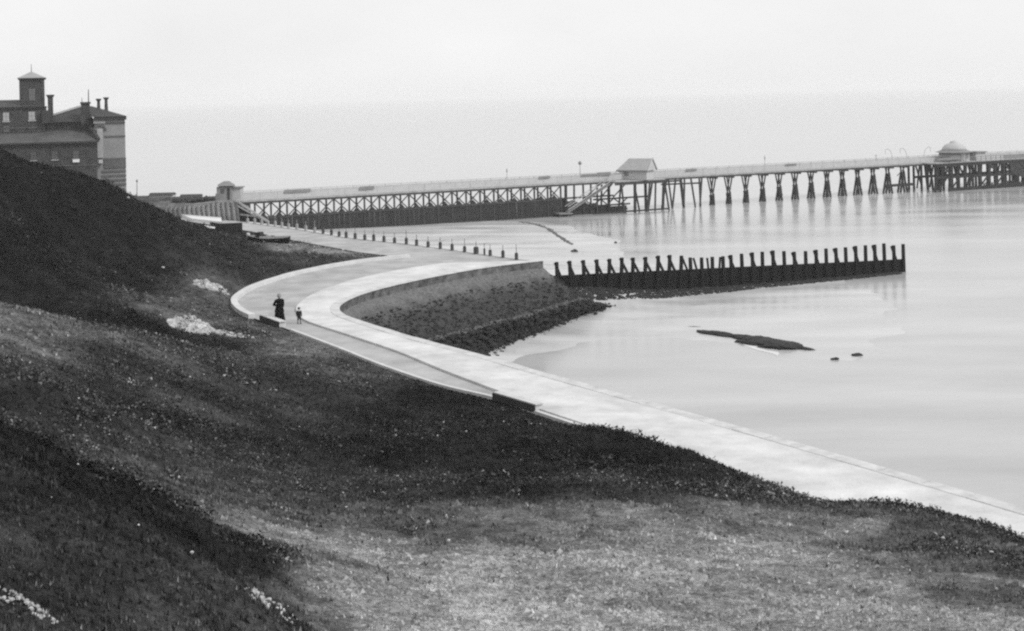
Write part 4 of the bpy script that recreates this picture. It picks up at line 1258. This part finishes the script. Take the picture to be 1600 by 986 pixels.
# pale concrete slip at the far end of the road
slip = sheet('slipway', [G(283, 338.2, PZ), G(346, 343.5, PZ), G(346, 350.5, PZ), G(300, 345.5, PZ)], PZ + .30, mat('slip_concrete', .68, .8, .1, 1), thick=.34)
slip2 = sheet('slip_landing', [G(318, 352.0, PZ), G(344, 356.5, PZ), G(352, 360, PZ), G(326, 356.5, PZ)], PZ + .03, M_FOOT)

# ------------------------------------------------------------------ boats and timber by the shore road
def loft(rings):
    v, f = [], []
    n = len(rings[0])
    for r in rings: v += r
    for i in range(len(rings) - 1):
        for k in range(n - 1):
            f.append((i * n + k, i * n + k + 1, (i + 1) * n + k + 1, (i + 1) * n + k))
    return v, f
def gz(u, v):
    p = G(u, v, PZ); p.z = max(PZ, float(hill_z(np.array([p.x]), np.array([p.y]))[0])) - .02
    return p
def boat(origin, L, Bm, H, ang, label, flip=False, mh=M_BOAT, mi=M_BOATW):
    t = Thing('rowing_boat', origin, label, 'boat', 'boats drawn up beside the shore road')
    R = Matrix.Translation(origin) @ Matrix.Rotation(ang, 4, 'Z') @ (Matrix.Translation((0, 0, H + .1)) @ Matrix.Rotation(math.pi, 4, 'X') if flip else Matrix.Identity(4))
    rings, inner = [], []
    N = 14
    for i in range(N + 1):
        x = -1 + 2 * i / N
        w = Bm / 2 * (1 - max(0, x) ** 2.6 * .97) * (1 - .35 * max(0, -x) ** 2)
        sh = H * (1 + .35 * max(0, x) ** 2 + .12 * x * x)
        ring, rin = [], []
        for k in range(9):
            a = math.pi * k / 8
            yy_ = -math.cos(a); zz_ = 1 - math.sin(a) ** 1.25
            ring.append(R @ Vector((x * L / 2, yy_ * w, zz_ * sh)))
            rin.append(R @ Vector((x * L / 2 * .97, yy_ * max(.01, w - .05), zz_ * sh + .05 * (1 - zz_))))
        rings.append(ring); inner.append(rin)
    hv, hf = loft(rings)
    hf.append(tuple(range(9)))
    t.part('hull', (hv, hf), mh, smooth=True)
    t.part('lining', loft(inner), mi, smooth=True)
    for x in (-.45, 0, .4):
        t.part('thwart', ([R @ Vector(q) for q in box(x * L / 2 - .12, x * L / 2 + .12, -Bm / 2 * .85, Bm / 2 * .85, H * .62, H * .66)[0]], BOXF), mi)
    for sg in (-1, 1):
        seg = [rings[i][0 if sg < 0 else 8] for i in range(N + 1)]
        t.part('gunwale', merge(*[bar(p, q, .08, .07) for p, q in zip(seg, seg[1:])]), mi)
    return t
boat(gz(358, 376), 2.6, 1.5, .85, .15, 'black upturned boat hull at the foot of the dark hill', True, M_TAR, M_TAR)
bt = boat(gz(420, 388), 3.9, 1.3, .55, math.pi - .08, 'open rowing boat with dark hull and pale bow on the grass', False, M_TAR, mat('boat_inside', .28, .8, .3, 3))
dr = Thing('barrel', G(407, 384, PZ), 'dark barrel standing beside the open rowing boat', 'barrel')
b_ = gz(407, 382)
dr.part('staves', lathe(b_, [(.30, 0), (.36, .3), (.37, .45), (.36, .6), (.30, .9)], 12), M_BOAT, smooth=True)
dr.part('hoop', lathe(b_, [(.365, .22), (.375, .22), (.375, .28), (.365, .28)], 12), M_SLATE)
for i, (u0, v0, u1, v1, z1, lbl, m) in enumerate([
        (386, 365, 395, 384, .9, 'pale plank leaning up by the bow of the rowing boat', M_PALE),
        (402, 374, 404, 366, 1.0, 'dark upright baulk behind the barrel', M_TAR),
        (414, 376, 424, 379, .25, 'dark baulk lying beyond the open rowing boat', M_TAR),
        (412, 373, 422, 371, .2, 'pale board lying behind the rowing boat', M_PALE),
        (446, 390, 463, 392, .15, 'thin dark spar lying past the stern of the rowing boat', M_TAR),
        (330, 350.5, 343, 353, .35, 'dark strip standing in for the shaded recess under the pale slip', M_TAR)]):  # last bar is a dark strip painting the recess's shade
    a_, b_ = G(u0, v0, PZ), G(u1, v1, PZ)
    if i == 0: a_, b_ = P(387, 365, 133), G(396, 384, PZ)
    if i == 1: a_, b_ = G(402, 377, PZ), P(403, 366, 128)
    q = bar(a_ + Vector((0, 0, .12)) if i > 1 else a_, b_ + Vector((0, 0, .12)) if i > 1 else b_, .3, .24)
    o = link_mesh('timber_baulk', q[0], q[1], m, None, (a_ + b_) / 2)
    tag(o, lbl, 'timber')

# ------------------------------------------------------------------ rubble heaps and scattered stones on the slope
def ground_z(x, y):
    return float(hill_z(np.array([x]), np.array([y]))[0])
def on_ground(u, v, Y0):
    """walk the view ray to the hillside"""
    lo, hi = Y0 * .6, Y0 * 1.6
    ys = np.linspace(lo, hi, 400); a, b = _d(u, v)
    zs = hill_z(a / F * ys, ys); ray = CAM_Z - b / F * ys
    k = np.argmax(ray < zs)
    y = ys[k] if ray[k] < zs[k] else Y0
    return Vector((a / F * y, y, ground_z(a / F * y, y)))
def heap(u, v, Y0, rx, ry, h, n, label, kind=None):
    c = on_ground(u, v, Y0)
    ps, ss = [], []
    for k in range(n):
        a = random.uniform(0, 6.28); r = math.sqrt(random.random())
        x, y = c.x + math.cos(a) * r * rx, c.y + math.sin(a) * r * ry
        ps.append((x - c.x, y - c.y, ground_z(x, y) - c.z + h * max(0, 1 - r) * random.uniform(.4, 1)))
        ss.append(random.choice([.05, .07, .09, .14]) * min(1, Y0 / 70))
    o = rock_cloud('rubble_heap', ps, ss, M_CHALK, kind=kind, label=label, cat='rubble', flat=.8)
    o.location = c
    return o
heap(297, 512, 79, 1.25, 1.2, .7, 800, 'larger white rubble heap on the slope left of the promenade bend')
heap(350, 521, 79, 1.7, .5, .10, 200, 'thin spill of white rubble beside the larger heap', 'stuff')
heap(322, 446, 96, 0.85, .9, .32, 300, 'smaller white rubble heap at the foot of the dark hill')
heap(345, 452, 95, .6, .9, .2, 60, 'few white stones beside the smaller rubble heap', 'stuff')
heap(35, 945, 12.6, .30, .14, .06, 90, 'jagged white stone patch in the turf at the lower left corner', 'stuff')
heap(430, 945, 18.5, .35, .6, .05, 90, 'scatter of pale stones by the track at the bottom of the slope', 'stuff')

# ------------------------------------------------------------------ seats at the promenade edge
def seat(u0, v0, u1, v1, label):
    a_, b_ = G(u0, v0, PZ), G(u1, v1, PZ)
    d = (b_ - a_).normalized(); n_ = Vector((-d.y, d.x, 0))
    if n_.y < 0: n_ = -n_
    t = Thing('bench', (a_ + b_) / 2, label, 'bench', 'low benches on the promenade edge')
    z = Vector((0, 0, 1))
    for k in range(2):
        t.part('back_board', bar(a_ + z * (.08 + .16 * k), b_ + z * (.08 + .16 * k), .06, .15), M_PIER)
    for k in range(3):
        o = n_ * (.09 + .15 * k)
        t.part('seat_board', bar(a_ + o + z * .335, b_ + o + z * .335, .135, .05), M_COPE)
    for s_ in (.04, .96):
        p = a_.lerp(b_, s_)
        t.part('end_panel', bar(p + n_ * .04 + z * .15, p + n_ * .46 + z * .15, .08, .30), M_COPE)
seat(406, 501, 436, 512, 'low dark-sided bench at the promenade edge beside the black-coated walker')
seat(770, 625, 836, 645, 'low dark-sided bench at the promenade edge above the dark scrub')

# ------------------------------------------------------------------ people
def blob_mesh(segs, voxel, name, m, smooth_it=3):
    bm = bmesh.new()
    for p, q, r1, r2 in segs:
        p, q = Vector(p), Vector(q)
        for c, r in ((p, r1), (q, r2)):
            bmesh.ops.create_icosphere(bm, subdivisions=2, radius=r, matrix=Matrix.Translation(c))
        d = q - p
        if d.length > 1e-4:
            mt = Matrix.Translation((p + q) / 2) @ d.to_track_quat('Z', 'Y').to_matrix().to_4x4()
            bmesh.ops.create_cone(bm, cap_ends=True, segments=14, radius1=r1, radius2=r2, depth=d.length, matrix=mt)
    me = bpy.data.meshes.new(name); bm.to_mesh(me); bm.free()
    tmp = bpy.data.objects.new(name, me); C.objects.link(tmp)
    r = tmp.modifiers.new('r', 'REMESH'); r.mode = 'VOXEL'; r.voxel_size = voxel; r.use_smooth_shade = True
    s_ = tmp.modifiers.new('s', 'SMOOTH'); s_.iterations = smooth_it; s_.factor = .5
    dg = bpy.context.evaluated_depsgraph_get()
    out = bpy.data.meshes.new_from_object(tmp.evaluated_get(dg))
    bpy.data.objects.remove(tmp)
    out.name = name; out.materials.clear(); out.materials.append(m)
    for p in out.polygons: p.use_smooth = True
    return out
def hand_segs(w, d, n, s):
    """five curled fingers on a palm; w wrist, d pointing direction, n palm normal, s scale"""
    d = d.normalized(); n = (n - d * n.dot(d)).normalized(); t = d.cross(n)
    segs = [(w, w + d * .05 * s, .022 * s, .030 * s), (w + d * .05 * s + t * .022 * s, w + d * .08 * s + t * .026 * s, .018 * s, .014 * s), (w + d * .05 * s - t * .022 * s, w + d * .08 * s - t * .026 * s, .018 * s, .014 * s)]
    for k, L in zip((-1.5, -.5, .5, 1.5), (.062, .075, .08, .07)):
        b_ = w + d * .085 * s + t * k * .019 * s
        m_ = b_ + (d * .8 + n * .35).normalized() * L * .5 * s; e_ = m_ + (d * .45 + n * .8).normalized() * L * .5 * s
        segs += [(b_, m_, .0095 * s, .009 * s), (m_, e_, .009 * s, .0075 * s)]
    th = w + d * .03 * s + t * .03 * s
    segs += [(th, th + (d * .5 + t * .7 + n * .3).normalized() * .035 * s, .012 * s, .011 * s), (th + (d * .5 + t * .7 + n * .3).normalized() * .035 * s, th + (d * .9 + t * .6 + n * .7).normalized() * .065 * s, .011 * s, .009 * s)]
    return segs
def person(foot, H, yaw, label, child=False):
    """H height without hat; local +Y is where the person faces"""
    s = H / 1.62
    V = lambda x, y, z: Vector((x, y, z)) * s
    o = None
    hs = 1.0 if not child else 1.28           # a child's head is larger for its height
    hc = V(0, .01, 1.51 if not child else 1.47)
    hr = .095 * s * hs
    step_ = .14 if not child else .11
    body = [  # pelvis, torso, neck, head
        (V(0, 0, .88), V(0, 0, 1.05), .135 * s, .115 * s), (V(0, 0, 1.05), V(0, .01, 1.25), .115 * s, .135 * s),
        (V(-.13, 0, 1.30), V(.13, 0, 1.30), .07 * s, .07 * s), (V(0, 0, 1.28), V(0, 0, 1.40), .07 * s, .05 * s),
        (hc - Vector((0, 0, .02 * s)), hc + Vector((0, 0, .035 * s)), hr * .86, hr), (hc + Vector((0, .02 * s, -.06 * s)), hc + Vector((0, .045 * s, -.075 * s)), hr * .55, hr * .4),
        (hc + Vector((0, hr * .95, .005)), hc + Vector((0, hr * 1.12, -.02 * s)), .010 * s, .016 * s),
        (hc + Vector((hr * .92, 0, 0)), hc + Vector((hr * .95, -.005, .02 * s)), .018 * s, .02 * s), (hc + Vector((-hr * .92, 0, 0)), hc + Vector((-hr * .95, -.005, .02 * s)), .018 * s, .02 * s)]
    legs = []
    for sg, st in ((-1, step_), (1, -step_)):
        hip, knee, ank = V(sg * .085, 0, .86), V(sg * .085, st * .7 + .03, .47), V(sg * .08, st * 1.2 - .01, .08)
        legs += [(hip, knee, .085 * s, .055 * s), (knee, ank, .055 * s, .036 * s), (ank - V(0, .02, .04), ank + V(0, .13, -.045), .038 * s, .034 * s)]
    arms, hands, sleeves = [], [], []
    poses = ((-1, V(-.21, .03, 1.29), V(-.27, -.06, 1.05), V(-.17, .16, .93)), (1, V(.21, 0, 1.29), V(.33, -.05, 1.06), V(.16, .18, 1.02)))
    if child:
        poses = ((-1, V(-.20, 0, 1.26), V(-.25, .02, 1.02), V(-.24, .10, .80)), (1, V(.20, 0, 1.26), V(.25, -.04, 1.02), V(.25, .0, .80)))
    for sg, sh, el, wr in poses:
        arms += [(sh, el, .050 * s, .040 * s), (el, wr, .040 * s, .028 * s)]
        hands += hand_segs(wr, wr - el, Vector((-sg, .2, 0)), s)
        sleeves += [(sh, el, .085 * s, .072 * s), (el, el.lerp(wr, .93), .072 * s, .055 * s)]
    root = bpy.data.objects.new('person', blob_mesh(body + legs + arms + hands, .011 * s, 'person', M_SKIN))
    C.objects.link(root)
    root.location = foot; root.rotation_euler = (0, 0, yaw)
    tag(root, label, 'person')
    def child_mesh(name, me):
        c = bpy.data.objects.new(name, me); C.objects.link(c); c.parent = root; return c
    def rings(prof, m, name, n=28, folds=0):
        v, f = [], []
        for j, (z, rx, ry, oy) in enumerate(prof):
            for k in range(n):
                a = 2 * math.pi * k / n
                w = 1 + folds * max(0, (1.0 - z)) * math.sin(a * 7 + 1.3) + folds * .5 * max(0, 1 - z) * math.sin(a * 4)
                v.append((rx * math.cos(a) * w * s, (ry * math.sin(a) * w + oy) * s, z * s))
        for j in range(len(prof) - 1):
            for k in range(n): f.append((j * n + k, j * n + (k + 1) % n, (j + 1) * n + (k + 1) % n, (j + 1) * n + k))
        f.append(tuple(range((len(prof) - 1) * n, len(prof) * n)))
        me = bpy.data.meshes.new(name); me.from_pydata(v, [], f); me.materials.append(m)
        for p in me.polygons: p.use_smooth = True
        return me
    if not child:
        child_mesh('skirt', rings([(.015, .36, .40, -.04), (.10, .345, .38, -.04), (.35, .30, .32, -.03), (.60, .26, .265, -.02), (.85, .20, .20, 0), (1.02, .15, .14, 0)], M_BLACK, 'skirt', folds=.07))
        coat = blob_mesh(sleeves + [(V(0, -.01, .66), V(0, 0, 1.0), .29 * s, .20 * s), (V(0, 0, 1.0), V(0, .01, 1.25), .17 * s, .17 * s),
                                    (V(-.15, 0, 1.31), V(.15, 0, 1.31), .095 * s, .095 * s), (V(0, 0, 1.3), V(0, 0, 1.39), .10 * s, .075 * s)], .014 * s, 'coat', M_BLACK)
        child_mesh('coat', coat)
        gl = []
        for sg, sh, el, wr in poses: gl += [(a_, b_, r1 + .006, r2 + .006) for a_, b_, r1, r2 in hand_segs(wr, wr - el, Vector((-sg, .2, 0)), s)]
        child_mesh('gloves', blob_mesh(gl, .009 * s, 'gloves', M_BLACK, 1))
        hair = blob_mesh([(hc + V(0, -.02, .03), hc + V(0, -.02, .05), .098 * s, .09 * s), (hc + V(0, -.09, .0), hc + V(0, -.10, .01), .055 * s, .05 * s)], .012 * s, 'hair', M_HAIR)
        child_mesh('hair', hair)
        hat = rings([(1.555, .165, .165, 0), (1.565, .17, .17, 0), (1.575, .11, .11, 0), (1.63, .105, .105, 0), (1.69, .09, .09, 0), (1.715, .04, .04, 0)], M_GREYC, 'hat')
        child_mesh('hat', hat)
    else:
        child_mesh('jacket', blob_mesh(sleeves + [(V(0, 0, .80), V(0, 0, 1.22), .165 * s, .155 * s), (V(-.13, 0, 1.27), V(.13, 0, 1.27), .09 * s, .09 * s)], .014 * s, 'jacket', M_DARKC))
        br = []
        for sg, st in ((-1, step_), (1, -step_)):
            br += [(V(sg * .085, 0, .84), V(sg * .09, st * .7 + .03, .45), .11 * s, .085 * s)]
        child_mesh('breeches', blob_mesh(br, .014 * s, 'breeches', M_DARKC))
        st_ = []
        for sg, st in ((-1, step_), (1, -step_)):
            st_ += [(V(sg * .085, st * .7 + .03, .46), V(sg * .08, st * 1.2 - .01, .10), .066 * s, .045 * s)]
        child_mesh('stockings', blob_mesh(st_, .012 * s, 'stockings', mat('stocking', .12, .95, .2, 8)))
        child_mesh('collar', rings([(1.33, .15, .13, 0), (1.345, .155, .135, 0), (1.385, .085, .085, .0)], M_LINEN, 'collar'))
        child_mesh('hair', blob_mesh([(hc + V(0, -.025, .03), hc + V(0, -.025, .05), hr * 1.03, hr * .95)], .012 * s, 'hair', M_HAIR))
        child_mesh('cap', rings([(1.545, .125, .15, .03), (1.555, .13, .155, .03), (1.575, .145, .145, 0), (1.615, .14, .14, 0), (1.64, .09, .09, 0)], M_DARKC, 'cap'))
    # eyes, a boot pair
    for sg in (-1, 1):
        me = bpy.data.meshes.new('eye'); b2 = bmesh.new(); bmesh.ops.create_icosphere(b2, subdivisions=1, radius=.011 * s * hs, matrix=Matrix.Translation(hc + Vector((sg * hr * .38, hr * .90, .004)))); b2.to_mesh(me); b2.free(); me.materials.append(M_HAIR)
        child_mesh('eye', me)
    me = bpy.data.meshes.new('mouth'); q = box(-.02 * s, .02 * s, hr * .98, hr * 1.01 + .01, hc.z - .062 * s, hc.z - .055 * s)
    me.from_pydata(q[0], [], q[1]); me.materials.append(M_HAIR); child_mesh('mouth', me)
    for sg, st in ((-1, step_), (1, -step_)):
        ank = V(sg * .08, st * 1.2 - .01, .08)
        child_mesh('boot', blob_mesh([(ank + V(0, 0, .06), ank - V(0, .01, .03), .048 * s, .046 * s), (ank - V(0, .02, .035), ank + V(0, .14, -.04), .046 * s, .040 * s)], .012 * s, 'boot', M_BLACK))
    return root
fw = G(437, 503.5, PZ)
person(fw, 1.66, math.radians(-150), 'person in long black coat and grey hat walking on the promenade')
fc = G(467.5, 506, PZ)
person(fc, 0.98, math.radians(-140), 'child in dark jacket and cap on the pale footway beside the taller walker', True)

# ------------------------------------------------------------------ vegetation: tufts and low scrub over the slope
def scatter_points(n, ymin, ymax, power):
    """more and smaller plants near, fewer and larger ones far away"""
    r = rng.random(n)
    y = ymin * (ymax / ymin) ** r if power == 0 else (ymin ** power + r * (ymax ** power - ymin ** power)) ** (1 / power)
    kx = rng.uniform(-1000, 1020, n) / F
    x = kx * (y + 6)
    ok = np_inside(LAND_POLY, x, y) & ~np_inside(PROM_POLY, x, y) & (np_dist(INNER, x, y) > .42)
    x, y = x[ok], y[ok]
    return x, y, hill_z(x, y)

def tri_mesh(name, co, nv, m, tone, label, cat):
    n = len(co) // nv
    me = bpy.data.meshes.new(name)
    me.vertices.add(len(co)); me.vertices.foreach_set('co', co.astype(np.float32).ravel())
    nt = len(co) // 3
    me.loops.add(nt * 3); me.loops.foreach_set('vertex_index', np.arange(nt * 3, dtype=np.int32))
    me.polygons.add(nt); me.polygons.foreach_set('loop_start', np.arange(0, nt * 3, 3, dtype=np.int32))
    me.update(calc_edges=True)
    at = me.attributes.new('tone', 'FLOAT', 'POINT'); at.data.foreach_set('value', tone.astype(np.float32))
    me.materials.append(m)
    o = bpy.data.objects.new(name, me); C.objects.link(o)
    tag(o, label, cat, kind='stuff')
    return o

def tufts(n, blades, ymin, ymax, h0, label, name, power=0, spread=1.0, lean=.6, tone_gain=1.0, tsel=None):
    x, y, z = scatter_points(n, ymin, ymax, power)
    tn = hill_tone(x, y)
    if tsel is not None:
        ok = tsel(tn, x, y)
        x, y, z, tn = x[ok], y[ok], z[ok], tn[ok]
    N = len(x)
    sz = h0 * (y / 30) ** .55 * np.minimum(rng.lognormal(0, .35, N), 1.7)
    var = rng.lognormal(0, .6, N) * tone_gain
    co = np.zeros((N, blades, 3, 3)); tv = np.zeros((N, blades, 3))
    for b_ in range(blades):
        a = rng.uniform(0, 2 * math.pi, N); r = sz * rng.uniform(.1, .7, N) * spread
        bx, by = x + np.cos(a) * r, y + np.sin(a) * r
        a2 = rng.uniform(0, 2 * math.pi, N); w = sz * rng.uniform(.22, .45, N)
        hgt = sz * rng.uniform(.5, 1.1, N); ln = lean * sz * rng.uniform(.2, 1, N); a3 = rng.uniform(0, 2 * math.pi, N)
        co[:, b_, 0] = np.stack([bx + np.cos(a2) * w, by + np.sin(a2) * w, z - .03], 1)
        co[:, b_, 1] = np.stack([bx - np.cos(a2) * w, by - np.sin(a2) * w, z - .03], 1)
        co[:, b_, 2] = np.stack([bx + np.cos(a3) * ln, by + np.sin(a3) * ln, z + hgt], 1)
        tv[:, b_, :] = (tn * var * rng.uniform(.8, 1.25, N))[:, None]
    return tri_mesh(name, co.reshape(-1, 3), 3, M_BLADES, np.clip(tv.ravel(), .008, .75), label, 'grass')

tufts(330000, 3, 9, 170, .055, 'rough tussocky grass covering the hillside', 'rough_grass',
      tsel=lambda tn, x, y: rng.random(len(x)) < np.clip(1.15 - tn * 5.5 + .5 * vnoise(x, y, .5, 41, 3), .12, 1))
# low scrub (bramble, sea-beet) on the darker ground: leafy domes
def scrub(n, leaves, ymin, ymax, r0, name, label):
    x, y, z = scatter_points(n, ymin, ymax, 0)
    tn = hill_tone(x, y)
    pick = (tn < .075) & (vnoise(x, y, .3, 31, 3) > -.25) & (np_dist(INNER, x, y) > .8)
    x, y, z, tn = x[pick], y[pick], z[pick], tn[pick]
    N = len(x)
    sz = r0 * (1 + .9 * vnoise(x, y, .45, 33, 2)) * (y / 40) ** .5 * np.minimum(rng.lognormal(0, .35, N), 1.8)
    co = np.zeros((N, leaves, 3, 3)); tv = np.zeros((N, leaves, 3))
    for b_ in range(leaves):
        d = rng.normal(size=(N, 3)); d[:, 2] = np.abs(d[:, 2]); d /= np.linalg.norm(d, axis=1)[:, None]
        c = np.stack([x, y, z], 1) + d * (sz * rng.uniform(.55, 1.05, N))[:, None] * np.array([1, 1, .75])
        l = (sz * rng.uniform(.12, .26, N))[:, None]
        e1 = rng.normal(size=(N, 3)); e1 /= np.linalg.norm(e1, axis=1)[:, None]
        e2 = np.cross(d, e1)
        co[:, b_, 0] = c + e1 * l; co[:, b_, 1] = c - e1 * l * .6 + e2 * l * .7; co[:, b_, 2] = c - e1 * l * .6 - e2 * l * .7
        tv[:, b_, :] = (tn * rng.lognormal(.15, .8, N))[:, None]
    return tri_mesh(name, co.reshape(-1, 3), 3, M_BLADES, np.clip(tv.ravel(), .006, .4), label, 'scrub')
scrub(66000, 16, 22, 150, .15, 'low_scrub', 'dark low scrub growing over the middle slope and the hill')
# clods of bare earth where the turf is worn away
x, y, z = scatter_points(90000, 11, 70, 0)
tn = hill_tone(x, y); ok = rng.random(len(x)) < np.clip(.35 + 1.2 * vnoise(x, y, .8, 51, 3) + tn, 0, 1)
x, y, z, tn = x[ok], y[ok], z[ok], tn[ok]
N = len(x); sz = .045 * (y / 25) ** .7 * np.minimum(rng.lognormal(0, .45, N), 2.2)
base4 = np.array([[1, 0, -.3], [-.5, .85, -.3], [-.5, -.85, -.3], [0, 0, 1]]); tri4 = np.array([[0, 1, 3], [1, 2, 3], [2, 0, 3]])
ang4 = rng.uniform(0, 6.28, N); c4, s4 = np.cos(ang4), np.sin(ang4)
jit = base4[None] * rng.uniform(.6, 1.4, (N, 4, 3)) * np.array([1, 1, .55])
co4 = np.stack([jit[..., 0] * c4[:, None] - jit[..., 1] * s4[:, None], jit[..., 0] * s4[:, None] + jit[..., 1] * c4[:, None], jit[..., 2]], 2) * sz[:, None, None] + np.stack([x, y, z + .004], 1)[:, None]
tri_mesh('earth_clods', co4[:, tri4].reshape(-1, 3), 3, M_BLADES, np.repeat(np.clip(tn * rng.lognormal(-.12, .25, N), .01, .4), 9), 'small clods and stones over the worn pale ground of the lower slope', 'clods')
# white flints and paper-pale stones lying here and there
x, y, z = scatter_points(130, 14, 140, 0)
rock_cloud('scattered_stones', [(a, b, c + .05) for a, b, c in zip(x, y, z)], [random.choice([.018, .025, .03, .045]) * (yy_ / 25) ** .8 for yy_ in y], M_WHITE,
           label='white stones lying scattered over the hillside', cat='stones')

# ------------------------------------------------------------------ sea haze
hv_, hf_ = box(-9600, 9600, -600, 14600, -5.2, 30.0)
hm = bpy.data.materials.new('sea_haze'); hm.use_nodes = True
hn = hm.node_tree.nodes; hn.clear()
ho = hn.new('ShaderNodeOutputMaterial'); hp_ = hn.new('ShaderNodeVolumePrincipled')
hp_.inputs['Color'].default_value = (.97, .97, .97, 1); hp_.inputs['Density'].default_value = 0.00023; hp_.inputs['Anisotropy'].default_value = 0.0
hm.node_tree.links.new(hp_.outputs['Volume'], ho.inputs['Volume'])
haze = link_mesh('haze', hv_, hf_, hm); tag(haze, kind='stuff')
